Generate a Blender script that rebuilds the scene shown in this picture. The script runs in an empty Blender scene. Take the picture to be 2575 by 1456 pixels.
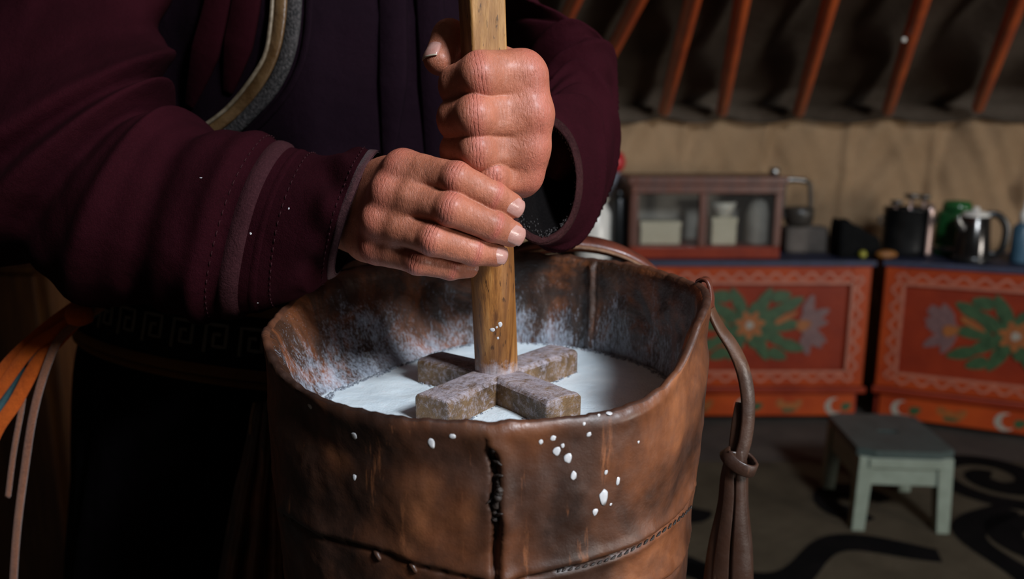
import bpy, bmesh, math, random
import numpy as np
from mathutils import Vector, noise
from mathutils.bvhtree import BVHTree
random.seed(7); np.random.seed(7)
SC = bpy.context.scene
COL = SC.collection

# ------------------------------------------------------------------ camera
FPX, CX, CY, CZ, PIT = 2000.0, 1287.5, 728.0, 1.14, math.radians(11.3)
SP, CP = math.sin(PIT), math.cos(PIT)
cam = bpy.data.cameras.new('camera'); cam_o = bpy.data.objects.new('camera', cam); COL.objects.link(cam_o)
cam.sensor_width = 36.0; cam.lens = FPX / 2575.0 * 36.0
cam.clip_start = 0.05; cam.clip_end = 60
cam_o.location = (0, 0, CZ); cam_o.rotation_euler = (math.pi / 2 - PIT, 0, 0)
cam.dof.use_dof = True; cam.dof.focus_distance = 0.57; cam.dof.aperture_fstop = 4.7
SC.camera = cam_o

# ------------------------------------------------------------------ world, daylight, exposure
SC.view_settings.view_transform = 'Standard'; SC.view_settings.look = 'None'
SC.view_settings.gamma = 1.0; SC.view_settings.use_curve_mapping = False
SC.view_settings.exposure = 0.9
w = bpy.data.worlds.new('daylight'); SC.world = w; w.use_nodes = True
w.node_tree.nodes['Background'].inputs[0].default_value = (0.55, 0.72, 1.0, 1)
w.node_tree.nodes['Background'].inputs[1].default_value = 0.5

def area(name, loc, target, size, size_y, energy, color, shape='RECTANGLE'):
    l = bpy.data.lights.new(name, 'AREA'); l.shape = shape; l.size = size
    if shape in ('RECTANGLE', 'ELLIPSE'): l.size_y = size_y
    l.energy = energy; l.color = color
    o = bpy.data.objects.new(name, l); COL.objects.link(o); o.location = loc
    o.rotation_euler = (Vector(target) - Vector(loc)).to_track_quat('-Z', 'Y').to_euler()
    return o
# daylight falling through the roof crown, and an added fill lamp at an assumed door
area('crown_daylight', (1.26, -0.78, 2.40), (0.0, 0.6, 1.0), 0.42, 0.5, 52.0, (0.84, 0.92, 1.0))
area('door_fill', (4.35, -1.62, 1.05), (0.6, 1.6, 0.8), 0.85, 1.3, 62.0, (1.0, 0.94, 0.86))

# ------------------------------------------------------------------ helpers
def ray(u, v):
    a = (u - CX) / FPX; b = (CY - v) / FPX
    return np.array([a, CP + b * SP, -SP + b * CP])
def P(u, v, Y):                      # the point at distance Y that the photo shows at (u, v)
    d = ray(u, v); t = Y / d[1]
    return np.array([d[0] * t, Y, CZ + d[2] * t])
def PZ(u, v, z):                     # same on a horizontal plane
    d = ray(u, v); t = (z - CZ) / d[2]
    return np.array([d[0] * t, d[1] * t, z])
def X_at(u, Y, z):
    return (u - CX) / FPX * (CP * Y - SP * (z - CZ))

ORG = {}
def link(o, parent=None):
    COL.objects.link(o)
    if parent is not None:
        o.parent = parent
        o.location = tuple(-c for c in ORG.get(parent.name, (0, 0, 0)))
    return o
def mk(name, V, Fc, mats, parent=None, smooth=True, fmat=None, bevel=0, sub=0):
    me = bpy.data.meshes.new(name)
    V = np.asarray(V, float)
    me.from_pydata(V.tolist(), [], [tuple(int(i) for i in f) for f in Fc])
    if not isinstance(mats, (list, tuple)): mats = [mats]
    for m in mats: me.materials.append(m)
    if fmat is not None: me.polygons.foreach_set('material_index', np.asarray(fmat, np.int32))
    if smooth: me.polygons.foreach_set('use_smooth', np.ones(len(me.polygons), bool))
    me.update()
    o = bpy.data.objects.new(name, me); link(o, parent)
    if bevel:
        b = o.modifiers.new('bevel', 'BEVEL'); b.width = bevel; b.segments = 2; b.limit_method = 'ANGLE'
        b.angle_limit = math.radians(40)
    if sub:
        s = o.modifiers.new('sub', 'SUBSURF'); s.levels = s.render_levels = sub
    return o
def tag(o, label, cat, group=None, kind=None):
    o['label'] = label; o['category'] = cat
    if group: o['group'] = group
    if kind: o['kind'] = kind
    return o
def struct(o, label=None):
    o['kind'] = 'structure'
    if label: o['label'] = label
    return o
def thing(name, label, cat, loc, group=None):
    o = bpy.data.objects.new(name, None); COL.objects.link(o)
    o.location = tuple(float(c) for c in loc); o.empty_display_size = 0.02
    ORG[o.name] = tuple(float(c) for c in loc)
    return tag(o, label, cat, group)

class MB:
    def __init__(s): s.V = []; s.F = []; s.M = []
    def add(s, V, F, m=0):
        n = len(s.V); s.V += [tuple(map(float, v)) for v in V]
        s.F += [tuple(int(i) + n for i in f) for f in F]; s.M += [m] * len(F); return s
    def build(s, name, mats, parent=None, **k):
        return mk(name, s.V, s.F, mats, parent, fmat=s.M, **k)
BOXF = [(0, 3, 2, 1), (4, 5, 6, 7), (0, 1, 5, 4), (1, 2, 6, 5), (2, 3, 7, 6), (3, 0, 4, 7)]
def boxV(x0, x1, y0, y1, z0, z1):
    return np.array([(x0, y0, z0), (x1, y0, z0), (x1, y1, z0), (x0, y1, z0),
                     (x0, y0, z1), (x1, y0, z1), (x1, y1, z1), (x0, y1, z1)], float)
def loft(R, closed=True, cap0=False, cap1=False):
    R = np.asarray(R, float); n, m = R.shape[:2]
    V = R.reshape(-1, 3); F = []
    for i in range(n - 1):
        for j in range(m if closed else m - 1):
            k = (j + 1) % m
            F.append((i * m + j, i * m + k, (i + 1) * m + k, (i + 1) * m + j))
    if cap0: F.append(tuple(range(m - 1, -1, -1)))
    if cap1: F.append(tuple(range((n - 1) * m, n * m)))
    return V, F
def cr(pts, n, closed=False):
    p = np.asarray(pts, float); k = len(p)
    out = []
    segs = k if closed else k - 1
    for q in np.linspace(0, segs, n, endpoint=not closed):
        i = min(int(q), segs - 1); t = q - i
        g = (lambda j: p[j % k]) if closed else (lambda j: p[min(max(j, 0), k - 1)])
        a, b, c, d = g(i - 1), g(i), g(i + 1), g(i + 2)
        out.append(0.5 * ((2 * b) + (c - a) * t + (2 * a - 5 * b + 4 * c - d) * t * t + (3 * b - a - 3 * c + d) * t ** 3))
    return np.array(out)
def unit(v): v = np.asarray(v, float); return v / (np.linalg.norm(v) + 1e-12)
def frames(path, up):
    T = np.gradient(path, axis=0); T /= np.linalg.norm(T, axis=1)[:, None] + 1e-12
    N = []; cur = np.asarray(up, float)
    for i, t in enumerate(T):
        u = up[i] if np.ndim(up) == 2 else cur
        nn = u - t * (u @ t); nn = unit(nn); N.append(nn); cur = nn
    N = np.array(N); return T, N, np.cross(T, N)
def sweep(path, prof, up=(0, 0, 1), scale=None, closed=False, caps=True):
    path = np.asarray(path, float); T, N, B = frames(path, np.asarray(up, float))
    prof = np.asarray(prof, float)
    sc = np.ones(len(path)) if scale is None else np.asarray(scale, float)
    R = path[:, None] + (N[:, None] * prof[None, :, 0:1] + B[:, None] * prof[None, :, 1:2]) * sc[:, None, None]
    if closed:
        V, F = loft(np.concatenate([R, R[:1]])); return V, F
    return loft(R, True, caps, caps)
def circ(r, n=12): return [(r * math.cos(2 * math.pi * i / n), r * math.sin(2 * math.pi * i / n)) for i in range(n)]
def rect(a, b, ch=0.25):             # flat strap section: a half thickness (up), b half width
    c = min(a, b) * ch * 2
    return [(-a, -b + c), (-a, b - c), (-a + c, b), (a - c, b), (a, b - c), (a, -b + c), (a - c, -b), (-a + c, -b)]
def lathe(prof, c, n=32):
    R = [[(c[0] + r * math.cos(2 * math.pi * j / n), c[1] + r * math.sin(2 * math.pi * j / n), c[2] + z) for j in range(n)] for r, z in prof]
    return loft(R, True, True, True)
def fbm(p, s, o=3):
    v = Vector((p[0] * s, p[1] * s, p[2] * s)); return noise.fractal(v, 1.0, 2.0, o)
def bvh_of(o):
    me = o.data
    return BVHTree.FromPolygons([v.co[:] for v in me.vertices], [tuple(p.vertices) for p in me.polygons])
def cast(bvh, u, v):                 # where the photo's line of sight meets a built surface
    h = bvh.ray_cast(Vector((0, 0, CZ)), Vector(ray(u, v)).normalized())
    return (None, None) if h[0] is None else (np.array(h[0]), np.array(h[1]))

# ------------------------------------------------------------------ materials
class NT:
    def __init__(s, name):
        s.m = bpy.data.materials.new(name); s.m.use_nodes = True
        s.t = s.m.node_tree; s.t.nodes.clear()
        s.out = s.n('ShaderNodeOutputMaterial'); s.b = s.n('ShaderNodeBsdfPrincipled')
        s.l(s.b.outputs[0], s.out.inputs[0]); s.tc = s.n('ShaderNodeTexCoord').outputs['Object']
    def n(s, t, **k):
        x = s.t.nodes.new(t)
        for a, b in k.items(): setattr(x, a, b)
        return x
    def l(s, a, b): s.t.links.new(a, b)
    def put(s, sock, v):
        if hasattr(v, 'is_output'): s.l(v, sock)
        else:
            if isinstance(v, tuple) and len(v) == 3 and sock.type == 'RGBA': v = v + (1,)
            sock.default_value = v
    def math(s, op, a, b=0.0, c=None, clamp=False):
        x = s.n('ShaderNodeMath', operation=op, use_clamp=clamp); s.put(x.inputs[0], a); s.put(x.inputs[1], b)
        if c is not None: s.put(x.inputs[2], c)
        return x.outputs[0]
    def noise(s, sc, det=4, rough=0.55, vec=None, dist=0.0):
        x = s.n('ShaderNodeTexNoise'); x.inputs['Scale'].default_value = sc; x.inputs['Detail'].default_value = det
        x.inputs['Roughness'].default_value = rough; x.inputs['Distortion'].default_value = dist
        s.l(vec or s.tc, x.inputs['Vector']); return x.outputs[0]
    def vor(s, sc, feat='F1', vec=None):
        x = s.n('ShaderNodeTexVoronoi', feature=feat); x.inputs['Scale'].default_value = sc
        s.l(vec or s.tc, x.inputs['Vector']); return x.outputs['Distance']
    def stretch(s, sc, rot=(0, 0, 0)):
        x = s.n('ShaderNodeMapping'); x.inputs['Scale'].default_value = sc; x.inputs['Rotation'].default_value = rot
        s.l(s.tc, x.inputs['Vector']); return x.outputs[0]
    def ramp(s, f, stops):
        x = s.n('ShaderNodeValToRGB'); s.l(f, x.inputs[0]); e = x.color_ramp.elements
        while len(e) < len(stops): e.new(0.5)
        for el, (p, c) in zip(e, stops):
            el.position = p; el.color = (c if isinstance(c, tuple) else (c, c, c)) + (1,)
        return x.outputs[0]
    def mix(s, f, a, b, blend='MIX'):
        x = s.n('ShaderNodeMix', data_type='RGBA', blend_type=blend)
        s.put(x.inputs[0], f); s.put(x.inputs[6], a); s.put(x.inputs[7], b); return x.outputs[2]
    def attr(s, name): return s.n('ShaderNodeAttribute', attribute_name=name).outputs['Fac']
    def bump(s, h, dist, strength=1.0, prev=None):
        x = s.n('ShaderNodeBump'); x.inputs['Distance'].default_value = dist; x.inputs['Strength'].default_value = strength
        s.l(h, x.inputs['Height'])
        if prev is not None: s.l(prev, x.inputs['Normal'])
        return x.outputs[0]
    def fin(s, col=None, rough=None, normal=None, **k):
        if col is not None: s.put(s.b.inputs['Base Color'], col)
        if rough is not None: s.put(s.b.inputs['Roughness'], rough)
        if normal is not None: s.l(normal, s.b.inputs['Normal'])
        for a, v in k.items(): s.put(s.b.inputs[a.replace('_', ' ')], v)
        return s.m
def plain(name, c1, c2=None, sc=20, rough=0.6, bs=None, bd=0.0, stretch=None, rvar=0.0, **k):
    """two tones mixed by noise, fine noise relief"""
    t = NT(name)
    vec = t.stretch(stretch) if stretch else None
    n = t.noise(sc, 5, vec=vec)
    c = t.mix(t.ramp(n, [(0.35, 0.0), (0.65, 1.0)]), c1, c2 if c2 else tuple(x * 0.75 for x in c1))
    nm = t.bump(t.noise(bs, 4, vec=vec), bd) if bs else None
    r = t.math('MULTIPLY_ADD', n, rvar, rough - rvar / 2) if rvar else rough
    return t.fin(c, r, nm, **k)
# ------------------------------------------------------------------ material library
M = {}
def skin_mat():
    t = NT('weathered_skin')
    pip, dip, mcp, dors = t.attr('pip'), t.attr('dip'), t.attr('mcp'), t.attr('dors')
    n1 = t.noise(45, 4); n2 = t.noise(230, 4); n3 = t.noise(700, 3)
    def gauss(x, wd):
        q = t.math('DIVIDE', x, wd); return t.math('EXPONENT', t.math('MULTIPLY', t.math('MULTIPLY', q, q), -1.0))
    gp, gd, gm = gauss(pip, 0.0062), gauss(dip, 0.0030), gauss(mcp, 0.012)
    def grooves(x, lam, wob, nsc, pw):
        ph = t.math('ADD', t.math('MULTIPLY', x, 2 * math.pi / lam), t.math('MULTIPLY', t.noise(nsc, 2), wob))
        return t.math('POWER', t.math('MULTIPLY_ADD', t.math('SINE', ph), 0.5, 0.5), pw)
    g1 = t.math('MULTIPLY', t.math('MULTIPLY', grooves(pip, 0.0026, 8.0, 90, 5.0), gp), dors)
    g2 = t.math('MULTIPLY', t.math('MULTIPLY', grooves(dip, 0.0020, 6.0, 120, 5.0), gd), dors)
    g3 = t.math('MULTIPLY', t.math('MULTIPLY', grooves(mcp, 0.0022, 26.0, 130, 3.0), gm), t.math('MULTIPLY', dors, 0.38))
    gr = t.math('MULTIPLY', t.ramp(t.noise(150, 3), [(0.36, 0.15), (0.6, 1.0)]), t.math('ADD', t.math('ADD', g1, t.math('MULTIPLY', g2, 0.6)), g3))
    red = t.math('MAXIMUM', t.math('MULTIPLY', gp, 0.9), t.math('MAXIMUM', gd, t.math('MULTIPLY', gm, 0.7)))
    base = t.mix(t.ramp(n1, [(0.3, 0.0), (0.7, 1.0)]), (0.31, 0.095, 0.048), (0.46, 0.155, 0.087))
    base = t.mix(t.math('MULTIPLY', red, 0.6), base, (0.43, 0.10, 0.075))
    base = t.mix(t.ramp(n2, [(0.52, 0.0), (0.74, 0.4)]), base, (0.27, 0.085, 0.045))
    base = t.mix(t.math('MULTIPLY', gr, 0.22), base, (0.16, 0.04, 0.03))
    hair = t.n('ShaderNodeTexWave', wave_type='BANDS'); hair.inputs['Scale'].default_value = 190; hair.inputs['Distortion'].default_value = 14; hair.inputs['Detail'].default_value = 3; hair.inputs['Detail Scale'].default_value = 2.2
    t.l(t.tc, hair.inputs['Vector'])
    cell = t.vor(560, 'DISTANCE_TO_EDGE')
    h1 = t.bump(t.math('MULTIPLY', gr, -1.0), 0.00050, 0.85)
    h2 = t.bump(t.math('MINIMUM', cell, 0.15), 0.0004, 0.3, h1)
    h3 = t.bump(hair.outputs['Fac'], 0.00035, 0.2, h2)
    h4 = t.bump(t.noise(620, 4, 0.65, vec=t.stretch((1, 1, 0.3), (0.0, 0.25, 0.0)), dist=0.8), 0.0009, 0.75, h3)
    h4 = t.bump(t.noise(300, 3, 0.6, dist=1.0), 0.0006, 0.35, h4)
    h4 = t.bump(t.noise(90, 2), 0.0018, 0.45, h4)
    rough = t.ramp(n2, [(0.3, 0.42), (0.7, 0.62)])
    return t.fin(base, rough, h4, Subsurface_Weight=0.12, Subsurface_Radius=(0.006, 0.002, 0.001), Subsurface_Scale=0.6, Specular_IOR_Level=0.5, Coat_Weight=0.10, Coat_Roughness=0.28)
def leather_mat(name, dark, mid, light, stain=True, rough=0.46):
    t = NT(name)
    n1 = t.noise(11, 5, 0.6, dist=0.6); n2 = t.noise(38, 5, 0.65); n3 = t.noise(7, 4, 0.6, vec=t.stretch((1, 1, 0.6), (0.4, 0.2, 0)))
    c = t.ramp(n1, [(0.30, dark), (0.5, mid), (0.72, light)])
    c = t.mix(t.ramp(n3, [(0.45, 0.0), (0.62, 0.9)]), c, dark)
    c = t.mix(t.ramp(n2, [(0.5, 0.0), (0.75, 0.6)]), c, tuple(x * 0.45 for x in mid))
    sc = t.noise(60, 6, 0.7, vec=t.stretch((1, 1, 0.12), (0.35, 0.5, 0)))
    c = t.mix(t.ramp(sc, [(0.6, 0.0), (0.72, 0.4)]), c, tuple(min(1, x * 1.6) for x in light))
    cell = t.vor(330, 'DISTANCE_TO_EDGE')
    h = t.bump(t.math('MINIMUM', cell, 0.25), 0.0005, 0.2)
    h = t.bump(t.noise(70, 5, 0.6), 0.0016, 0.4, h)
    h = t.bump(t.noise(16, 3), 0.004, 0.3, h)
    return t.fin(c, t.ramp(n2, [(0.3, rough - 0.12), (0.7, rough + 0.16)]), h, Specular_IOR_Level=0.5)
def inner_mat():
    # smoked hide with dried and fresh milk on it; the milk lies thick near the surface it splashes from
    t = NT('milky_inner_leather')
    z = t.n('ShaderNodeSeparateXYZ'); t.l(t.tc, z.inputs[0])
    hgt = t.math('DIVIDE', t.math('SUBTRACT', z.outputs[2], 0.925), 0.085)
    n1 = t.noise(14, 5, 0.65, dist=0.8); n2 = t.noise(260, 5, 0.75); n3 = t.noise(34, 6, 0.7, vec=t.stretch((1, 1, 0.35)))
    base = t.ramp(n1, [(0.32, (0.018, 0.010, 0.006)), (0.5, (0.06, 0.024, 0.012)), (0.64, (0.24, 0.07, 0.02))])
    st = t.noise(520, 5, 0.75, vec=t.stretch((1, 1, 0.35), (0.5, 0.3, 0.0)))
    f = t.math('SUBTRACT', t.math('MULTIPLY_ADD', n3, 2.4, -0.54), hgt)
    f = t.math('ADD', f, t.math('MULTIPLY_ADD', st, 2.6, -1.38))
    milk = t.ramp(f, [(0.10, 0.0), (0.5, 0.42), (0.95, 0.75)])
    speck = t.ramp(t.vor(420), [(0.05, 0.75), (0.13, 0.0)])
    speck = t.math('MULTIPLY', speck, t.ramp(t.noise(23, 3), [(0.48, 0.0), (0.6, 1.0)]))
    milk = t.math('MAXIMUM', milk, speck)
    c = t.mix(milk, base, (0.50, 0.56, 0.66))
    h = t.bump(n2, 0.0012, 0.8); h = t.bump(t.noise(60, 4), 0.003, 0.5, h)
    return t.fin(c, t.ramp(n1, [(0.3, 0.28), (0.7, 0.5)]), h, Specular_IOR_Level=0.6)
def wood_mat(name, c1, c2, c3, rough=0.42, milk=None):
    t = NT(name)
    v = t.stretch((1, 1, 0.06)); g = t.noise(210, 5, 0.65, vec=v); g2 = t.noise(60, 4, 0.6, vec=v)
    c = t.ramp(g, [(0.3, c1), (0.5, c2), (0.7, c3)])
    c = t.mix(t.ramp(g2, [(0.42, 0.0), (0.62, 0.75)]), c, c1)
    fl = t.noise(330, 3, 0.6, vec=t.stretch((1, 1, 0.25)))
    c = t.mix(t.ramp(fl, [(0.63, 0.0), (0.68, 0.8)]), c, tuple(x * 0.3 for x in c1))
    if milk is not None:
        z = t.n('ShaderNodeSeparateXYZ'); t.l(t.tc, z.inputs[0])
        hh = t.math('DIVIDE', t.math('SUBTRACT', z.outputs[2], milk[0]), milk[1])
        f = t.math('SUBTRACT', t.math('MULTIPLY_ADD', t.noise(130, 5, 0.7), 2.0, -0.45), hh)
        c = t.mix(t.ramp(f, [(0.1, 0.0), (0.8, 0.6)]), c, (0.62, 0.60, 0.66))
    h = t.bump(g, 0.0008, 0.7); h = t.bump(fl, 0.0006, 0.5, h)
    return t.fin(c, t.ramp(g2, [(0.3, rough - 0.08), (0.7, rough + 0.15)]), h)
def paddle_mat():
    t = NT('milk_soaked_wood')
    n = t.noise(240, 6, 0.75); n2 = t.noise(35, 4, 0.6); n3 = t.noise(90, 5, 0.7, dist=1.0)
    c = t.ramp(n2, [(0.3, (0.05, 0.026, 0.012)), (0.55, (0.19, 0.10, 0.038)), (0.75, (0.28, 0.16, 0.06))])
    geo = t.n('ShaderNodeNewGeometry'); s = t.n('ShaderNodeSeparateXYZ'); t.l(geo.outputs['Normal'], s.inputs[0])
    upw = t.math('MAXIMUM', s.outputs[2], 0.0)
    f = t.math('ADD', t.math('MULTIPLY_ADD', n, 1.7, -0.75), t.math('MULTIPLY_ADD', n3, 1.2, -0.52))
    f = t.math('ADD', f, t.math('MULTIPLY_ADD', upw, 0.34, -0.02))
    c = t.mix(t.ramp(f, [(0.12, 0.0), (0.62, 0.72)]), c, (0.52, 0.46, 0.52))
    h = t.bump(n, 0.0016, 0.9); h = t.bump(n3, 0.003, 0.5, h)
    return t.fin(c, 0.36, h)
def milk_mat():
    t = NT('fermented_milk')
    n = t.noise(18, 4, 0.6, dist=1.5); f = t.vor(520); foam = t.noise(90, 5, 0.65)
    c = t.mix(t.ramp(n, [(0.3, 0.0), (0.7, 1.0)]), (0.66, 0.74, 0.79), (0.74, 0.79, 0.81))
    h = t.bump(foam, 0.0016, 0.5); h = t.bump(t.noise(16, 3), 0.006, 0.5, h); h = t.bump(f, 0.0006, 0.25, h)
    return t.fin(c, 0.38, h, Subsurface_Weight=0.2, Subsurface_Radius=(0.01, 0.01, 0.01), Subsurface_Scale=0.5)
def cloth_mat(name, c1, c2, sc=9, weave=900, bd=0.0012, sheen=0.25, lint=0.0):
    t = NT(name)
    n = t.noise(sc, 5, 0.6); g = t.noise(weave, 3, 0.7)
    c = t.mix(t.ramp(n, [(0.35, 0.0), (0.65, 1.0)]), c1, c2)
    c = t.mix(t.ramp(g, [(0.45, 0.0), (0.7, 0.35)]), c, tuple(x * 1.9 for x in c2))
    if lint:
        c = t.mix(t.ramp(t.noise(1500, 2, 0.7), [(0.66, 0.0), (0.75, lint)]), c, (0.35, 0.30, 0.30))
    h = t.bump(g, bd, 0.6); h = t.bump(t.noise(28, 4), 0.008, 0.4, h)
    return t.fin(c, 0.95, h, Sheen_Weight=sheen, Sheen_Roughness=0.5, Specular_IOR_Level=0.04)
def glass_mat(name, tint, gloss=0.06):
    t = NT(name); t.t.nodes.remove(t.b)
    a = t.n('ShaderNodeBsdfTransparent'); a.inputs[0].default_value = tint + (1,)
    g = t.n('ShaderNodeBsdfGlossy'); g.inputs['Roughness'].default_value = 0.06
    d = t.n('ShaderNodeBsdfDiffuse'); d.inputs[0].default_value = (0.5, 0.48, 0.45, 1)
    m0 = t.n('ShaderNodeMixShader'); m0.inputs[0].default_value = 0.03; t.l(a.outputs[0], m0.inputs[1]); t.l(d.outputs[0], m0.inputs[2])
    m = t.n('ShaderNodeMixShader'); m.inputs[0].default_value = gloss
    t.l(m0.outputs[0], m.inputs[1]); t.l(g.outputs[0], m.inputs[2]); t.l(m.outputs[0], t.out.inputs[0]); return t.m
M['skin'] = skin_mat()
M['nail'] = plain('fingernail', (0.40, 0.19, 0.155), (0.46, 0.25, 0.21), 160, 0.2, 500, 0.0002)
M['nail_edge'] = plain('nail_free_edge', (0.55, 0.47, 0.36), (0.42, 0.34, 0.25), 300, 0.4)
M['leather'] = leather_mat('bag_leather', (0.016, 0.007, 0.0045), (0.145, 0.046, 0.017), (0.32, 0.112, 0.042))
M['rim'] = leather_mat('dark_worn_rim', (0.014, 0.006, 0.004), (0.075, 0.026, 0.012), (0.17, 0.058, 0.024), rough=0.52)
M['strap'] = leather_mat('strap_leather', (0.03, 0.013, 0.008), (0.085, 0.035, 0.018), (0.16, 0.07, 0.035), rough=0.4)
M['strap_red'] = leather_mat('red_brown_strap', (0.05, 0.012, 0.008), (0.14, 0.035, 0.018), (0.22, 0.07, 0.03), rough=0.36)
M['pale_edge'] = plain('raw_hide_edge', (0.20, 0.095, 0.045), (0.10, 0.045, 0.02), 120, 0.6, 300, 0.0006)
M['inner'] = inner_mat()
M['thread'] = plain('dark_sinew', (0.014, 0.008, 0.006), (0.03, 0.018, 0.012), 300, 0.6, 700, 0.0008)
M['shaft'] = wood_mat('shaft_wood', (0.11, 0.036, 0.008), (0.33, 0.128, 0.028), (0.47, 0.215, 0.062), milk=(0.955, 0.02))
M['beam'] = wood_mat('beam_wood', (0.18, 0.075, 0.020), (0.34, 0.165, 0.050), (0.43, 0.23, 0.078), 0.5)
M['paddle'] = paddle_mat()
M['milk'] = milk_mat()
M['drop'] = plain('milk_drop', (0.62, 0.60, 0.60), (0.50, 0.49, 0.50), 200, 0.22)
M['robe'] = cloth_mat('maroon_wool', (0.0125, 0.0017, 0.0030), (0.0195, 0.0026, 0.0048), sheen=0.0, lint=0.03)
M['robe_shaded'] = cloth_mat('shaded_plum_wool', (0.0052, 0.0022, 0.0042), (0.0078, 0.0030, 0.0058), sheen=0.0, lint=0.02)  # plum tone with the chest's shade put into the colour
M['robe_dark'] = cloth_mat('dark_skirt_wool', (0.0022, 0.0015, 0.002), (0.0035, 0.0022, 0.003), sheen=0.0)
M['hem'] = cloth_mat('cuff_hem', (0.042, 0.016, 0.018), (0.062, 0.026, 0.026), weave=500, bd=0.002, sheen=0.06, lint=0.12)
M['welt'] = cloth_mat('maroon_welt', (0.026, 0.008, 0.010), (0.038, 0.013, 0.015), weave=600, bd=0.0015, sheen=0.0, lint=0.05)
M['lining'] = cloth_mat('black_fleece', (0.0025, 0.002, 0.002), (0.005, 0.004, 0.004), weave=500, bd=0.002, sheen=0.0)
M['fur'] = plain('fleece_edge', (0.005, 0.004, 0.004), (0.055, 0.046, 0.044), 330, 0.85, 400, 0.003)
M['cuff_leather'] = cloth_mat('worn_cuff_edge', (0.016, 0.0055, 0.006), (0.032, 0.011, 0.011), sc=40, weave=420, bd=0.002, sheen=0.0, lint=0.2)
M['gold'] = plain('tan_leather_band', (0.075, 0.036, 0.012), (0.13, 0.072, 0.03), 40, 0.4, 160, 0.0012)
M['pale_pipe'] = plain('pale_piping', (0.22, 0.17, 0.115), (0.12, 0.085, 0.05), 200, 0.5)
M['orange_cloth'] = cloth_mat('orange_silk', (0.40, 0.060, 0.008), (0.52, 0.10, 0.014), sheen=0.05)
M['teal_cloth'] = cloth_mat('teal_silk', (0.03, 0.08, 0.09), (0.05, 0.12, 0.13))
M['cord'] = cloth_mat('brown_cord', (0.17, 0.062, 0.035), (0.24, 0.10, 0.055), weave=500)
M['belt'] = cloth_mat('black_belt', (0.006, 0.0045, 0.004), (0.009, 0.007, 0.006), sheen=0.0)
M['belt_gold'] = cloth_mat('belt_gold_braid', (0.10, 0.042, 0.011), (0.14, 0.06, 0.016), sheen=0.0)
M['belt_grey'] = cloth_mat('belt_grey_braid', (0.10, 0.085, 0.062), (0.15, 0.125, 0.095), sheen=0.0)
M['hair'] = plain('black_hair', (0.012, 0.010, 0.009), (0.03, 0.026, 0.024), 60, 0.5, 900, 0.002, stretch=(1, 1, 0.1))
# the yurt and what stands at its wall
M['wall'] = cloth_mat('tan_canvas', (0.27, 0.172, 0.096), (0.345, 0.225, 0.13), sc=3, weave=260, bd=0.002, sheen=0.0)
M['wall_dark'] = cloth_mat('bounce_cutting_felt', (0.03, 0.022, 0.017), (0.045, 0.033, 0.025), sc=3, weave=260, bd=0.002, sheen=0.0)  # dark tone added on the side walls to cut bounce light
M['roof'] = cloth_mat('dark_roof_felt', (0.045, 0.033, 0.024), (0.10, 0.078, 0.06), sc=2.2, weave=200, bd=0.003, sheen=0.0)
M['pole'] = plain('orange_red_paint', (0.52, 0.085, 0.014), (0.36, 0.05, 0.012), 9, 0.4, 90, 0.001, stretch=(1, 1, 0.3))
M['floor'] = plain('packed_floor', (0.06, 0.045, 0.034), (0.035, 0.026, 0.02), 6, 0.9, 80, 0.004)
M['carpet'] = cloth_mat('taupe_carpet', (0.048, 0.037, 0.024), (0.075, 0.058, 0.038), sc=5, weave=420, bd=0.004, sheen=0.0)
M['carpet_black'] = cloth_mat('black_carpet_pile', (0.003, 0.003, 0.003), (0.006, 0.005, 0.005), weave=420, bd=0.004, sheen=0.0)
M['red'] = plain('red_lacquer', (0.22, 0.024, 0.006), (0.16, 0.016, 0.005), 7, 0.45, 60, 0.0012, Specular_IOR_Level=0.2)
M['orange'] = plain('orange_lacquer', (0.35, 0.050, 0.008), (0.26, 0.032, 0.007), 7, 0.42, 60, 0.0012, Specular_IOR_Level=0.2)
M['deep_red'] = plain('deep_red_lacquer', (0.27, 0.028, 0.010), (0.20, 0.02, 0.008), 9, 0.4)
M['scroll'] = plain('pale_scroll_paint', (0.36, 0.11, 0.062), (0.27, 0.075, 0.042), 40, 0.5)
M['leaf'] = plain('green_paint', (0.016, 0.045, 0.014), (0.032, 0.075, 0.026), 40, 0.45)
M['lilac'] = plain('lilac_grey_paint', (0.15, 0.075, 0.07), (0.10, 0.05, 0.05), 50, 0.45)
M['ochre'] = plain('ochre_paint', (0.27, 0.085, 0.014), (0.2, 0.055, 0.01), 50, 0.45)
M['grey_paint'] = plain('grey_white_paint', (0.30, 0.27, 0.22), (0.22, 0.19, 0.15), 50, 0.45)
M['navy'] = plain('navy_cloth_top', (0.012, 0.016, 0.04), (0.02, 0.024, 0.06), 30, 0.6)
M['black_top'] = plain('black_oilcloth', (0.008, 0.008, 0.009), (0.014, 0.013, 0.014), 30, 0.35)
M['mahogany'] = wood_mat('mahogany_frame', (0.06, 0.018, 0.010), (0.12, 0.035, 0.018), (0.17, 0.055, 0.028), 0.35)
M['glass'] = glass_mat('cabinet_glass', (0.9, 0.9, 0.88))
M['cream'] = plain('cream_card', (0.78, 0.72, 0.58), (0.70, 0.64, 0.5), 20, 0.7)
M['grey_back'] = plain('grey_backboard', (0.46, 0.43, 0.40), (0.33, 0.31, 0.29), 12, 0.7)
M['dim_cloth'] = plain('dim_grey_cloth', (0.12, 0.10, 0.085), (0.085, 0.07, 0.06), 14, 0.9)
M['white'] = plain('white_enamel', (0.78, 0.75, 0.68), (0.7, 0.66, 0.6), 20, 0.25)
M['steel'] = plain('steel', (0.42, 0.41, 0.39), (0.32, 0.31, 0.30), 20, 0.38, Metallic=1.0)
M['dark_steel'] = plain('sooty_iron', (0.05, 0.042, 0.034), (0.03, 0.025, 0.02), 20, 0.4)
M['black'] = plain('black_plastic', (0.008, 0.008, 0.008), (0.014, 0.014, 0.014), 20, 0.3)
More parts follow.
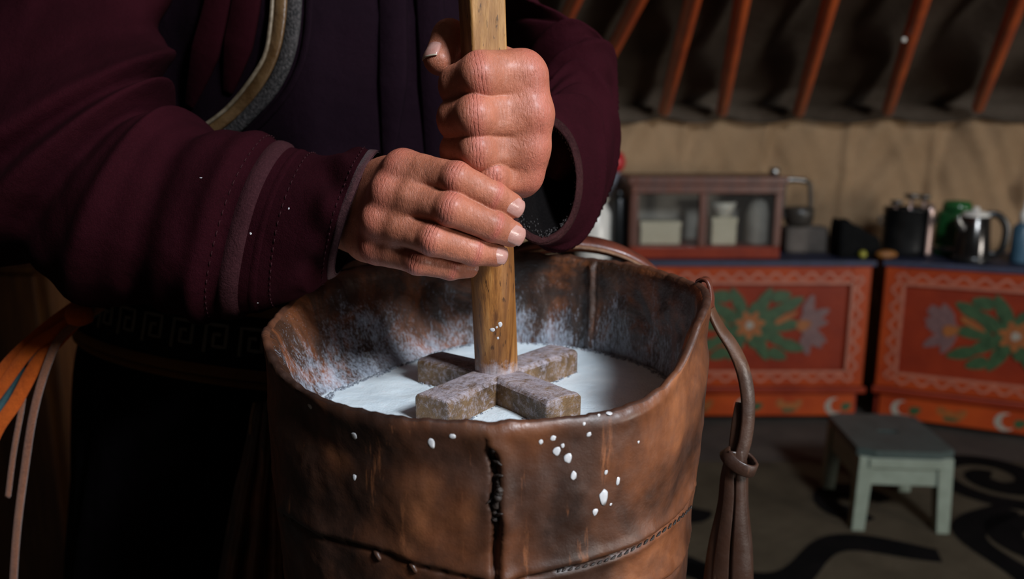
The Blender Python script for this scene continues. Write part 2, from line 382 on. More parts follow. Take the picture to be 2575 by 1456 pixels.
M['black_cloth'] = plain('black_bag_cloth', (0.004, 0.004, 0.004), (0.007, 0.007, 0.007), 20, 0.95, Specular_IOR_Level=0.1)
M['chrome'] = plain('dark_chrome', (0.10, 0.095, 0.09), (0.06, 0.057, 0.055), 12, 0.18, Metallic=0.9)
M['green'] = plain('green_enamel', (0.025, 0.14, 0.035), (0.012, 0.06, 0.02), 9, 0.14)
M['blue'] = plain('blue_plastic', (0.06, 0.13, 0.19), (0.04, 0.10, 0.15), 15, 0.4)
M['pale_blue'] = plain('pale_blue_plastic', (0.22, 0.24, 0.30), (0.30, 0.30, 0.33), 25, 0.4)
M['red_plastic'] = plain('red_plastic', (0.50, 0.025, 0.03), (0.40, 0.02, 0.022), 20, 0.4)
M['yellow'] = plain('yellow_green_peel', (0.32, 0.30, 0.03), (0.25, 0.22, 0.02), 80, 0.45)
M['amber'] = plain('amber_crust', (0.28, 0.11, 0.02), (0.20, 0.07, 0.015), 80, 0.55)
M['rose_steel'] = plain('pinkish_handles_and_reflection', (0.5, 0.36, 0.32), (0.42, 0.30, 0.27), 20, 0.3, Metallic=0.7)  # utensil handles, and the strip modelled as the pot's reflection
M['mint'] = plain('mint_paint', (0.20, 0.23, 0.18), (0.165, 0.19, 0.145), 30, 0.5, 150, 0.0008)
M['mint_dark'] = plain('grey_green_seat_paint', (0.05, 0.066, 0.06), (0.038, 0.052, 0.047), 22, 0.4, 120, 0.0008)
M['old_wood'] = wood_mat('amber_chest_wood', (0.07, 0.025, 0.008), (0.13, 0.05, 0.014), (0.17, 0.075, 0.02))
# ------------------------------------------------------------------ the yurt
YC = np.array([1.2, -0.2]); YR = 3.72; ZW = 1.215; CR_R, CR_Z = 0.62, 2.42
CAR = 0.010                                            # carpet top
ang = np.linspace(0, 2 * math.pi, 97)[:-1]
V = [(YC[0], YC[1], 0)] + [(YC[0] + (YR + .1) * math.cos(a), YC[1] + (YR + .1) * math.sin(a), 0) for a in ang]
V2 = [(x, y, -0.05) for x, y, z in V]
n = len(ang); Fc = [(0, 1 + i, 1 + (i + 1) % n) for i in range(n)]
Fc += [(1 + i, n + 2 + i, n + 2 + (i + 1) % n, 1 + (i + 1) % n) for i in range(n)]
struct(mk('floor', V + V2, Fc, M['floor'], smooth=False), 'dark packed floor of the round tent')

DOOR_A = math.atan2(-1.45, 3.2); DOOR_W = 0.16         # half angle of the assumed door gap
def wall_r(a, z):
    q = noise.noise(Vector((a * 9, z * 0.7, 0))) * 0.055 + noise.noise(Vector((a * 30 + z * 5.0, z * 1.5, 4))) * 0.06 + noise.noise(Vector((a * 70 - z * 9.0, z * 2, 9))) * 0.024
    s = (a * YR / 0.36) % 1.0
    q -= 0.022 * math.exp(-((s - 0.5) / 0.05) ** 2)    # seams between the canvas widths
    q += 0.02 * math.exp(-(((a * YR / 0.36 + (z - 1.2) * 1.1) % 1.0 - 0.25) / 0.09) ** 2)
    return YR + q
NZ = 26
def wall_arc(name, a0, a1, na, m, label):
    R = []
    for i in range(NZ + 1):
        z = -0.01 + (ZW + 0.03) * i / NZ
        R.append([(YC[0] + wall_r(a, z) * math.cos(a), YC[1] + wall_r(a, z) * math.sin(a), z) for a in np.linspace(a0, a1, na)])
    V, Fc = loft(R, closed=False); o = struct(mk(name, V, Fc, m), label)
    so = o.modifiers.new('thick', 'SOLIDIFY'); so.thickness = 0.03; so.offset = 1
wall_arc('wall_right', DOOR_A + DOOR_W, 0.80, 130, M['wall_dark'], 'unseen wall right of the painted chests, darkened to cut bounce light')
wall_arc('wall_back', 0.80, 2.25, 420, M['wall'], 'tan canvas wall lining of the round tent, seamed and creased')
wall_arc('wall_left', 2.25, 2 * math.pi + DOOR_A - DOOR_W, 260, M['wall_dark'], 'wall behind the person and the trunk, darkened to cut bounce light')

# where a line of sight meets the roof cone
def roof_hit(u, v, inset=0.0):
    d = ray(u, v); t = np.linspace(1.0, 6.0, 5001)
    p = np.array([0, 0, CZ]) + t[:, None] * d
    r = np.hypot(p[:, 0] - YC[0], p[:, 1] - YC[1])
    zc = ZW + (CR_Z - ZW) * (YR - r) / (YR - CR_R) - inset
    i = int(np.argmax(p[:, 2] > zc)) if d[2] > 0 else int(np.argmax(r > YR - 0.05))
    return p[i]
POLES = [((1392, 118), (1445, 0)), ((1500, 205), (1606, 0)), ((1670, 280), (1742, 0)), ((1815, 282), (1866, 0)),
         ((2008, 283), (2088, 0)), ((2232, 279), (2318, 0)), ((2458, 272), (2562, 0))]
pole_base = [roof_hit(*b) for b, t_ in POLES]
pole_ang = sorted(math.atan2(p[1] - YC[1], p[0] - YC[0]) for p in pole_base)
def sag(a):                                            # 0 at a pole, 1 halfway between two
    st = 0.105
    ps = pole_ang
    for i in range(len(ps) - 1):
        if ps[i] <= a <= ps[i + 1]: return math.sin(math.pi * (a - ps[i]) / (ps[i + 1] - ps[i]))
    return abs(math.sin(math.pi * (a - ps[0]) / st))
NA2 = 480; rings = []
aa = np.linspace(0, 2 * math.pi, NA2 + 1)[:-1]
aa = np.where(aa > math.pi, aa - 2 * math.pi, aa)
rings.append([(YC[0] + (YR - 0.055) * math.cos(a), YC[1] + (YR - 0.055) * math.sin(a), ZW - 0.012 - 0.034 * sag(a) ** 0.7) for a in aa])
rings.append([(YC[0] + (YR - 0.05) * math.cos(a), YC[1] + (YR - 0.05) * math.sin(a), ZW + 0.015) for a in aa])
for k in range(15):
    f = k / 14.0; r0 = YR - 0.02 + (CR_R - YR) * f; z0 = ZW + 0.045 + (CR_Z - ZW) * f
    row = []
    for a in aa:
        q = 0.035 * sag(a) * math.sin(math.pi * min(1, f * 1.2 + .1)) - 0.03 * noise.noise(Vector((a * 14, f * 7, 2))) 
        row.append((YC[0] + r0 * math.cos(a), YC[1] + r0 * math.sin(a), z0 - q))
    rings.append(row)
V, Fc = loft(rings)
o = struct(mk('ceiling', V, Fc, M['roof']), 'dark brown felt roof sagging in scallops between the poles')
so = o.modifiers.new('thick', 'SOLIDIFY'); so.thickness = 0.015; so.offset = -1
# crown ring at the smoke hole
pth = [(YC[0] + CR_R * math.cos(a), YC[1] + CR_R * math.sin(a), CR_Z + 0.02) for a in ang]
V, Fc = sweep(pth, rect(0.04, 0.04), closed=True)
struct(mk('trim_1', V, Fc, M['pole']), 'orange crown ring around the smoke hole')

words_p = ['orange-red roof pole whose tip just shows above the maroon sleeve shoulder',
           'dim brown-orange roof pole, second from the left, beside the maroon sleeve',
           'red roof pole, third from the left, above the left half of the glass-fronted cabinet',
           'bright orange roof pole, fourth from the left, above the right half of the glass-fronted cabinet',
           'red roof pole, fifth from the left, above the gap beside the glass-fronted cabinet',
           'rusty orange roof pole with a small white dot on it',
           'dark rust roof pole, farthest right, near the corner of the picture']
for i, (b, tp) in enumerate(POLES):
    p0 = roof_hit(*b, inset=0.05); p1 = roof_hit(*tp, inset=0.06)
    d = unit(p1 - p0); L = (CR_Z - 0.05 - p0[2]) / d[2]
    path = [p0 + d * L * k / 10 for k in range(11)]
    V, Fc = sweep(path, rect(0.021, 0.024, 0.2), up=(0, -1, 0.5), scale=np.linspace(0.9, 1.15, 11))
    po = mk('roof_pole', V, Fc, M['pole'], bevel=0.003)
    tag(po, words_p[i], 'pole', 'roof poles of the tent')
    if i == 5:
        c = roof_hit(2273, 100, inset=0.09)
        bm = bmesh.new(); bmesh.ops.create_icosphere(bm, subdivisions=2, radius=0.008)
        Vb = [np.array(v.co) + c for v in bm.verts]; Fb = [[v.index for v in f.verts] for f in bm.faces]; bm.free()
        mk('bead', Vb, Fb, M['white'], po)['label'] = 'small white stud'  # white bead stands in for a droplet blurred in mid-air

# ------------------------------------------------------------------ carpet with black scrolls
cx0, cx1, cy0, cy1 = -0.85, 2.75, -0.3, 2.60
V = boxV(cx0, cx1, cy0, cy1, 0.0, CAR)
carpet = tag(mk('carpet', V, BOXF, M['carpet'], smooth=False, bevel=0.004), 'taupe carpet with large black scrolls on the tent floor', 'carpet')
def scroll(kind):
    if kind == 0:      # double spiral
        th = np.linspace(0.35 * math.pi, 3.3 * math.pi, 46); r = 0.025 * th / 1.3
        a = np.stack([r * np.cos(th), r * np.sin(th), 0 * th], 1); e = a[-1]
        b = np.stack([2 * e[0] - a[::-1, 0], 2 * e[1] - a[::-1, 1], 0 * th], 1)
        p = np.concatenate([a, b[1:]]); p -= p.mean(0)
    elif kind == 1:    # wave
        s = np.linspace(-1, 1, 40); p = np.stack([0.36 * s, 0.07 * np.sin(s * 4.0), 0 * s], 1)
    else:              # hook leaf
        th = np.linspace(0, 1.5 * math.pi, 30); p = np.stack([0.11 * np.cos(th) * (1 - th * 0.1), 0.11 * np.sin(th) * (1 - th * .1), 0 * th], 1)
    n = len(p); wd = 0.026 + 0.020 * np.sin(np.linspace(0.15, math.pi - 0.15, n)) + 0.010 * np.sin(np.linspace(0, 9, n))
    V, Fc = sweep(p, [(-0.001, -1), (-0.001, 1), (0.002, 1), (0.002, -1)], up=(0, 0, 1))
    R = V.reshape(n, 4, 3)
    T, N, B = frames(p, np.array((0, 0, 1.0)))
    R = np.stack([p - B * wd[:, None], p + B * wd[:, None], p + B * wd[:, None] + [0, 0, .003], p - B * wd[:, None] + [0, 0, .003]], 1)
    V, Fc = loft(R, True, True, True)
    me = bpy.data.meshes.new('scroll_motif'); me.from_pydata(V.tolist(), [], Fc); me.materials.append(M['carpet_black']); return me
SCR = [scroll(k) for k in range(3)]
k = 0
for ix in range(9):
    for iy in range(6):
        x = -1.55 + ix * 0.52 + (0.26 if iy % 2 else 0); y = 0.95 + iy * 0.33
        if x < -0.4 or x > 2.4 or y > 2.42: continue
        if x < 0.15 and y < 2.0: continue
        kind = (0, 1, 2, 0, 2, 1)[(ix * 2 + iy * 3) % 6]
        o = bpy.data.objects.new('scroll_motif', SCR[kind]); link(o, carpet)
        o.location = (x + random.uniform(-.03, .03), y, CAR - 0.0005); o.rotation_euler = (0, 0, random.choice((0.2, 1.2, 2.3, 3.4, 4.6)) + random.uniform(-.2, .2)); k += 1

# ------------------------------------------------------------------ painted chests along the wall
def ellipse_leaf(cx, cz, L, W, a, n=14, tip=0.35):
    pts = []
    for i in range(n):
        t = 2 * math.pi * i / n; x = math.cos(t) * L; z = math.sin(t) * W * (1 - tip * math.cos(t))
        pts.append((cx + x * math.cos(a) - z * math.sin(a), cz + x * math.sin(a) + z * math.cos(a)))
    return pts
def chest(label, O, ex, wd, dp, ht, base_h=0.125, top_mat='navy'):
    ex = unit(ex); ey = np.array([-ex[1], ex[0], 0.0])
    O = np.asarray(O, float)
    def W(V):
        V = np.asarray(V, float); return O + V[:, :1] * ex + V[:, 1:2] * ey + V[:, 2:3] * np.array([0, 0, 1.0])
    t = thing('painted_chest', label, 'chest', O)
    def part(name, bx_, m, par=t, bev=0.004):
        return mk(name, W(boxV(*bx_)), BOXF, m, par, smooth=False, bevel=bev)
    part('body', (0.004, wd - 0.004, 0.03, dp, 0.03, ht - 0.02), M['deep_red'])
    part('top_board', (-0.012, wd + 0.012, -0.012, dp + 0.01, ht - 0.022, ht), M[top_mat])
    for x0, x1 in ((0, 0.075), (wd - 0.075, wd)): part('stile', (x0, x1, 0.0, 0.035, base_h + 0.03, ht - 0.022), M['orange'])
    part('rail', (0.075, wd - 0.075, 0.0, 0.035, ht - 0.095, ht - 0.022), M['orange'])
    part('rail', (0.075, wd - 0.075, 0.0, 0.035, base_h + 0.03, base_h + 0.095), M['orange'])
    pan = part('door_panel', (0.07, wd - 0.07, 0.014, 0.032, base_h + 0.09, ht - 0.09), M['red'])
    part('ledge', (-0.01, wd + 0.01, -0.016, 0.03, base_h + 0.005, base_h + 0.03), M['red'])
    bs = part('base_board', (0.02, wd - 0.02, 0.012, 0.04, 0.028, base_h + 0.005), M['orange'])
    for x0 in (0.02, wd - 0.09): part('foot', (x0, x0 + 0.07, 0.015, 0.07, CAR * 0, 0.03), M['deep_red'])
    # painted border of pale scrolls on the frame
    mb = MB(); zc0, zc1 = base_h + 0.062, ht - 0.06; x0, x1 = 0.042, wd - 0.042
    per = []
    for (ax, az), (bx, bz) in (((x0, zc0), (x1, zc0)), ((x1, zc0), (x1, zc1)), ((x1, zc1), (x0, zc1)), ((x0, zc1), (x0, zc0))):
        L = math.hypot(bx - ax, bz - az); k = int(L / 0.012)
        for i in range(k):
            f = i / k; off = 0.009 * math.sin(f * L / 0.034 * math.pi) + 0.004 * math.sin(f * L / 0.011); nx, nz = -(bz - az) / L, (bx - ax) / L
            per.append((ax + (bx - ax) * f + nx * off, -0.0012, az + (bz - az) * f + nz * off))
    V, Fc = sweep(W(per), rect(0.0008, 0.006), up=-ey, closed=True); mb.add(V, Fc)
    per2 = [(x0 + 0.026, -.0012, zc0 + .026), (x1 - .026, -.0012, zc0 + .026), (x1 - .026, -.0012, zc1 - .026), (x0 + .026, -.0012, zc1 - .026)]
    for a, b in zip(per2, per2[1:] + per2[:1]):
        V, Fc = sweep(W([a, b]), rect(0.0008, 0.007), up=-ey); mb.add(V, Fc)
    mb.build('painted_border', M['scroll'], t, smooth=False)
    # flower spray on the panel
    cxp, czp = wd / 2, (base_h + ht) / 2 + 0.01; mb = MB(); lay = [0]
    def leaf(x, z, L, Wd, a, m):
        lay[0] += 1; y = 0.0132 - 0.00012 * lay[0]; pts = ellipse_leaf(x, z, L, Wd, a)
        mb.add(W([(px, y, pz) for px, pz in pts]), [tuple(range(len(pts)))], m)
    rnd = random.Random(5)
    for s in (-1, 1):
        for i in range(11):
            a = rnd.uniform(-1.3, 1.3); r = rnd.uniform(0.02, 0.075)
            leaf(cxp + s * (0.205 + r * math.cos(a)), czp + r * 1.25 * math.sin(a), 0.042, 0.020, a if s > 0 else math.pi - a, 1)
        for i, (dx, dz, L, a) in enumerate(((0.10, 0.05, 0.085, 0.55), (0.10, -0.05, 0.08, -0.6), (0.05, 0.095, 0.06, 1.1), (0.05, -0.09, 0.06, -1.1), (0.16, 0.085, 0.05, 0.5), (0.17, -0.085, 0.05, -0.3), (0.145, 0.0, 0.07, 0.05), (0.115, 0.115, .04, .2), (.115, -.118, .04, -.4))):
            leaf(cxp + s * dx, czp + dz, L, 0.024, a if s > 0 else math.pi - a, 0)
        leaf(cxp + s * 0.21, czp, 0.03, 0.022, 0.3, 2)
        leaf(cxp + s * 0.14, czp + 0.03, 0.05, 0.012, s * 0.5, 2)
    for i in range(9):
        a = 2 * math.pi * i / 9; leaf(cxp + 0.055 * math.cos(a), czp + 0.055 * math.sin(a), 0.04, 0.021, a, 0)
    for i in range(7):
        a = 2 * math.pi * i / 7 + .2; leaf(cxp + 0.034 * math.cos(a), czp + 0.034 * math.sin(a), 0.027, 0.016, a, 2)
    leaf(cxp, czp, 0.016, 0.016, 0, 3)
    mb.build('painted_flowers', [M['leaf'], M['lilac'], M['ochre'], M['grey_paint']], pan, smooth=False)
    # ornaments on the base board
    k = int(wd / 0.16)
    for i in range(k):
        mb = MB(); lay[0] = 0; x = 0.10 + i * (wd - 0.2) / max(1, k - 1); z = base_h * 0.55
        def orn(pts, m): lay[0] += 1; mb.add(W([(px, 0.0112 - 0.0002 * lay[0], pz) for px, pz in pts]), [tuple(range(len(pts)))], m)
        if i % 2 == 0:
            orn(ellipse_leaf(x, z, 0.036, 0.036, 0, tip=0), 1); orn(ellipse_leaf(x + 0.014, z + .004, 0.027, 0.028, 0, tip=0), 3)
            orn(ellipse_leaf(x + .05, z, .022, .016, .4), 0)
        else:
            for q in (-1, 0, 1): orn(ellipse_leaf(x + q * 0.032, z + 0.008 * q * q, 0.024, 0.016, q * 0.8), 2)
            orn(ellipse_leaf(x, z - .018, .03, .008, 0), 0)
        mb.build('painted_ornament', [M['leaf'], M['grey_paint'], M['ochre'], M['orange']], bs, smooth=False)
    # gilt corner at the top of the frame
    return t
HC = 0.655
A0 = np.array([0.47, 2.99, 0.0]); chest('red painted chest with green flowers, under the glass-fronted cabinet', A0, (1, 0.0, 0), 0.905, 0.42, HC)
B0 = np.array([1.43, 3.0, 0.0]); B1 = np.array([1.90, 2.79, 0.0])
chest('red painted chest with green flowers at right, behind the mint stool', B0, B1 - B0, 0.905, 0.42, HC)
chest('red painted chest mostly hidden behind the leather bag and the person', (-0.48, 3.03, 0.0), (1, 0.0, 0), 0.90, 0.40, HC - 0.03, top_mat='black_top')
# stacked cloth runner on the first chest
# ------------------------------------------------------------------ things on the chests
def on(u, Y, z): return np.array([X_at(u, Y, z), Y, z])
def rpx(px, Y): return px * Y * 0.985 / FPX
# glass-fronted cabinet
x0 = X_at(1583, 3.03, 0.7); x1 = X_at(1962, 3.03, 0.7); y0, y1 = 3.03, 3.27; z0 = HC + 0.001; z1 = P(1780, 444, 3.03)[2]
g = thing('display_cabinet', 'dark mahogany cabinet with two glass panes standing on the red chest', 'cabinet', ((x0 + x1) / 2, 3.15, z0))
def gb(name, b, m, par=g, bev=0.004): return mk(name, boxV(*b), BOXF, m, par, smooth=False, bevel=bev)
gb('top_board', (x0 - 0.012, x1 + 0.012, y0 - 0.012, y1, z1 - 0.03, z1), M['mahogany'])
gb('cornice', (x0, x1, y0 - 0.004, y0 + 0.02, z1 - 0.065, z1 - 0.03), M['mahogany'])
gb('bottom_board', (x0, x1, y0, y1, z0, z0 + 0.045), M['red'])
for a in (x0, x1 - 0.03): gb('stile', (a, a + 0.03, y0, y0 + 0.025, z0 + 0.045, z1 - 0.065), M['mahogany'])
xm = X_at(1768, 3.03, 0.8); gb('mullion', (xm - 0.016, xm + 0.016, y0, y0 + 0.025, z0 + 0.045, z1 - 0.065), M['mahogany'])
for a in (x0, x1 - 0.012): gb('side_panel', (a, a + 0.012, y0 + 0.025, y1, z0 + 0.045, z1 - 0.03), M['mahogany'])
gb('back_panel', (x0 + .01, x1 - .01, y1 - 0.012, y1 - .002, z0 + 0.045, z1 - 0.03), M['grey_back'])
for a, b in ((x0 + 0.028, xm - 0.014), (xm + 0.014, x1 - 0.028)):
    gb('glass_pane', (a, b, y0 + 0.010, y0 + 0.014, z0 + 0.043, z1 - 0.063), M['glass'], bev=0)
zs = z0 + 0.0455
def card(u0, u1, v0, Y, dp, label, m='cream'):
    a, b = X_at(u0, Y, 0.75), X_at(u1, Y, 0.75); zt = P(u0, v0, Y)[2]
    o = mk('card_box', boxV(a, b, Y, Y + dp, zs, zt), BOXF, M[m], smooth=False, bevel=0.004)
    lid = mk('lid', boxV(a - .002, b + .002, Y - 0.002, Y + dp + .002, zt - 0.022, zt + 0.001), BOXF, M[m], o, smooth=False, bevel=0.003)
    return tag(o, label, 'box')
card(1611, 1712, 558, 3.10, 0.09, 'wide cream card box behind the left glass pane')
card(1790, 1852, 548, 3.09, 0.07, 'cream card box under a white bowl behind the right glass pane')
zb = P(1790, 548, 3.09)[2] + 0.0015; rb = rpx(33, 3.12)
V, Fc = lathe([(rb * .45, 0), (rb * .5, .006), (rb * .8, .025), (rb, .058), (rb * .96, .058), (rb * .75, .028), (rb * .4, .012)], (X_at(1817, 3.125, .8), 3.125, zb), 28)
tag(mk('bowl', V, Fc, M['white']), 'small white bowl on a cream box behind the right glass pane', 'bowl')
rb = rpx(30, 3.12)
V, Fc = lathe([(rb * .9, 0), (rb, .01), (rb, .12), (rb * .75, .155), (rb * .42, .175), (rb * .4, .205), (rb * .48, .207), (rb * .48, .215)], (X_at(1905, 3.13, .8), 3.13, zs), 28)
bt = tag(mk('bottle', V, Fc, M['grey_back']), 'pale grey bottle behind the right glass pane, near the cabinet side', 'bottle')
V, Fc = lathe([(rb * .5, .20), (rb * .52, .235), (rb * .45, .24)], (X_at(1905, 3.13, .8), 3.13, zs), 20); mk('cap', V, Fc, M['steel'], bt)

# kettle with an arched handle, on a folded cloth behind the cabinet's corner
Yk = 3.20
ck = on(2002, Yk, HC + .001)
zc = P(2000, 566, Yk)[2]
V = []
def pillow_box(c, hx, hy, h, m, name, label, cat, rz=0.0, slope=0.0):
    bm = bmesh.new(); bmesh.ops.create_cube(bm, size=2.0); bmesh.ops.subdivide_edges(bm, edges=bm.edges, cuts=5, use_grid_fill=True)
    V = []
    for v in bm.verts:
        x, y, z = v.co; s = 1 - 0.12 * (abs(x) ** 6 + abs(y) ** 6) * 0.5
        q = 0.10 * noise.noise(Vector((x * 2.1, y * 2.3, z * 2 + hx * 40)))
        px, py, pz = x * hx * (1 - .04 * z * z), y * hy * (1 - .04 * z * z), max(0, (z + 1) / 2 * h * (s + q * (z + 1) / 2) * (1 - slope * (x + 1) / 2))
        V.append((c[0] + px * math.cos(rz) - py * math.sin(rz), c[1] + px * math.sin(rz) + py * math.cos(rz), c[2] + pz))
    Fc = [[v.index for v in f.verts] for f in bm.faces]; bm.free()
    return tag(mk(name, V, Fc, m), label, cat)
pillow_box(on(2018, Yk + .02, HC + .001), 0.085, 0.05, zc - HC - 0.004, M['dim_cloth'], 'folded_cloth', 'pale grey folded cloth under the dark kettle on the chest', 'cloth')
kt = thing('kettle', 'small dark kettle with a tall squared handle beside the glass-fronted cabinet', 'kettle', (ck[0], Yk, zc))
rk = rpx(36, Yk)
V, Fc = lathe([(rk * .75, .0), (rk * .95, .010), (rk * 1.03, .045), (rk * 1.05, .070), (rk * .98, .072), (rk * .5, .076), (0.003, .077)], (ck[0], Yk, zc), 28)
mk('body', V, Fc, M['dark_steel'], kt)
zt_ = P(2000, 455, Yk)[2]; xa, xb = X_at(1967, Yk, .8), X_at(2033, Yk, .8)
pth = cr([(xa, Yk, zc + .05), (xa, Yk, zt_ - .03), (xa + .012, Yk, zt_), (xb - .015, Yk, zt_ - .004), (xb, Yk, zt_ - .04), (xb + .006, Yk, zc + .05)], 30)
V, Fc = sweep(pth, circ(0.009, 8), up=(0, 1, 0)); mk('handle', V, Fc, M['dark_steel'], kt)
pg = cr([(xa + .008, Yk, zt_ + .002), (xa + .03, Yk, zt_ + .006), (xb - .02, Yk, zt_ + .001)], 10)
V, Fc = sweep(pg, circ(0.010, 10), up=(0, 1, 0)); mk('handle_grip', V, Fc, M['steel'], kt)
pth = cr([(ck[0] - rk * .8, Yk, zc + .03), (ck[0] - rk * 1.25, Yk, zc + .045), (ck[0] - rk * 1.5, Yk, zc + .07)], 8)
V, Fc = sweep(pth, circ(0.009, 10), up=(0, 1, 0), scale=np.linspace(1.2, .7, 8)); mk('spout', V, Fc, M['dark_steel'], kt)
# bright knob on the cabinet's corner: a small metal cup
V, Fc = lathe([(.010, 0), (.017, .004), (.020, .03), (.0185, .03), (.015, .006)], (X_at(1946, 3.06, .95), 3.06, z1 + .0005), 20)
tag(mk('cup', V, Fc, M['steel']), 'tiny shiny metal cup on the corner of the glass-fronted cabinet', 'cup')

# black bag slumped on the top
pillow_box(on(2146, 3.10, HC + .001), 0.080, 0.05, 0.155, M['black_cloth'], 'bag', 'black bag slumped on the chest, left of the black pot', 'bag', 0.05, 0.5)
# fruit and crust
def blob(name, c, r, m, label, cat, sq=(1, 1, 1)):
    bm = bmesh.new(); bmesh.ops.create_icosphere(bm, subdivisions=3, radius=1.0); V = []
    for v in bm.verts:
        q = 1 + 0.10 * noise.noise(v.co * 1.7 + Vector((c[0] * 9, 0, 0))); V.append((c[0] + v.co.x * r * sq[0] * q, c[1] + v.co.y * r * sq[1] * q, c[2] + (v.co.z * q * .98 + 1) * r * sq[2]))
    Fc = [[v.index for v in f.verts] for f in bm.faces]; bm.free(); zmin = min(v[2] for v in V)
    V = [(x, y, z - zmin + c[2]) for x, y, z in V]
    return tag(mk(name, V, Fc, m), label, cat)
fr = blob('lemon', on(2168, 3.035, HC + .001), 0.016, M['yellow'], 'small yellow-green fruit on the chest before the black bag', 'fruit', (1.0, 1.0, 1.0))
c = on(2168, 3.035, HC + .034); V, Fc = lathe([(.003, -.003), (.002, .004), (.003, .006)], c, 8); mk('stem', V, Fc, M['thread'], fr)
blob('bread_roll', on(2228, 3.02, HC + .001), 0.03, M['amber'], 'amber bread crust lying on the chest before the black pot', 'bread', (1.35, .8, .6))

ex = unit(B1 - B0); ey = np.array([-ex[1], ex[0], 0.0])
def onB(u, dep):                                        # a spot on the second chest's top, dep metres in from its front
    for s in np.linspace(-0.2, 1.0, 1201):
        p = B0 + ex * s + ey * dep
        if X_at(u, p[1], HC) <= p[0]: return np.array([p[0], p[1], HC + .001])
    return p
def pot(c, r, h, m): return lathe([(r * .85, 0), (r * .97, .008), (r, .03), (r, h), (r * 1.04, h + .003), (r * 1.04, h + .009), (r * .95, h + .009), (r * .95, .02)], c, 36)
c = onB(2272, 0.17); c[0] = X_at(2272, c[1], HC); r = rpx(56, c[1]); h = P(2272, 528, c[1])[2] - HC
p_ = thing('cooking_pot', 'tall black cooking pot filled with shiny utensils on the chests', 'pot', c)
V, Fc = pot(c, r, h, M['black']); mk('body', V, Fc, M['black'], p_)
for s in (-1, 1):
    pth = cr([c + [s * r, 0, h * .82], c + [s * (r + .022), 0, h * .84], c + [s * (r + .022), -.0, h * .72], c + [s * r, 0, h * .7]], 12)
    V, Fc = sweep(pth, circ(.005, 8), up=(0, 1, 0)); mk('handle', V, Fc, M['black'], p_)
for i, (du, dh, rr) in enumerate(((-30, .02, .026), (4, .045, .032), (32, .042, .024))):
    q = c + [du * c[1] / FPX, -.01 * i, h + dh]
    lb = tag(mk('serving_spoon', *lathe([(.003, -.002), (rr * .6, 0), (rr, .012), (rr * .92, .016), (rr * .5, .006)], q, 22), M['steel']),
             ('small shiny spoon bowl at the left in the black pot', 'large shiny ladle bowl in the middle of the black pot', 'shiny ladle bowl with a pinkish handle in the black pot')[i], 'ladle', 'utensils in the black pot')
    st = q + [0, 0, 0]
    V, Fc = sweep([st, st + [(-.01, 0, .02)[i], .01, -(h * .8)]], rect(.002, .006), up=(0, 1, 0)); mk('handle', V, Fc, M['rose_steel'], lb)
# pinkish strip over the pot's front, standing in for a vertical reflection
c2 = c + [28 * c[1] / FPX, -r - .012, 0]
V, Fc = sweep(cr([c2 + [0, 0.03, h + .03], c2 + [0, .0, h + .012], c2 + [0, .001, h * .6], c2 + [.0, 0, .012]], 20), rect(.002, .0105), up=(0, -1, 0))
tag(mk('pot_reflection', V, Fc, M['rose_steel']), 'flat pinkish strip modelling a reflection on the black pot', 'ladle')

# green thermos
c = onB(2394, 0.25); r = rpx(47, c[1]); h = P(2388, 540, c[1])[2] - HC
t_ = thing('thermos', 'glossy green thermos flask between the black pot and the dark chrome kettle', 'thermos', c)
V, Fc = lathe([(r * .95, 0), (r, .01), (r, h), (r * .9, h + .012), (r * .7, h + .018)], c, 36); mk('body', V, Fc, M['green'], t_)
V, Fc = lathe([(r * .72, h + .016), (r * .74, h + .03), (r * .66, h + .052), (r * .3, h + .056)], c, 30); mk('cap', V, Fc, M['green'], t_)
V, Fc = sweep(cr([c + [r * .98, 0, h * .9], c + [r * 1.35, -.0, h * .85], c + [r * 1.35, 0, h * .4], c + [r * .98, 0, h * .35]], 14), rect(.004, .009), up=(0, -1, 0)); mk('handle', V, Fc, M['green'], t_)
V, Fc = lathe([(r * 1.015, .02), (r * 1.03, .024), (r * 1.03, .034), (r * 1.015, .038)], c, 36); mk('band', V, Fc, M['steel'], t_)
# steel kettle with black handle
c = onB(2448, 0.085); c[0] = X_at(2440, c[1], HC); r = rpx(42, c[1]); h = P(2440, 545, c[1])[2] - HC
t_ = thing('electric_kettle', 'dark chrome kettle with a thick black handle on the right chest', 'kettle', c)
V, Fc = lathe([(r, 0), (r * 1.02, .02), (r * .98, .06), (r * .82, h), (r * .78, h + .004)], c, 36); mk('body', V, Fc, M['chrome'], t_)
V, Fc = lathe([(r * 1.03, 0), (r * 1.05, .004), (r * 1.05, .022), (r * 1.0, .026)], c, 36); mk('base', V, Fc, M['black'], t_)
V, Fc = lathe([(r * .80, h), (r * .8, h + .008), (r * .55, h + .018), (r * .2, h + .022), (r * .18, h + .034), (r * .1, h + .036)], c, 30); mk('lid', V, Fc, M['white'], t_)
V, Fc = sweep(cr([c + [r * .55, 0, h + .004], c + [r * 1.25, -.012, h + .006], c + [r * 1.75, -.02, h * .78], c + [r * 1.7, -.02, h * .35], c + [r * 1.4, -.01, .03], c + [r * .98, 0, .03]], 24), rect(.009, .013), up=(0, -1, 0)); mk('handle', V, Fc, M['black'], t_)
V, Fc = sweep(cr([c + [-r * .75, -.01, h * .72], c + [-r * 1.1, -.02, h * .85], c + [-r * 1.25, -.022, h * .98]], 8), circ(.012, 10), up=(0, -1, 0), scale=np.linspace(1.3, .7, 8)); mk('spout', V, Fc, M['steel'], t_)
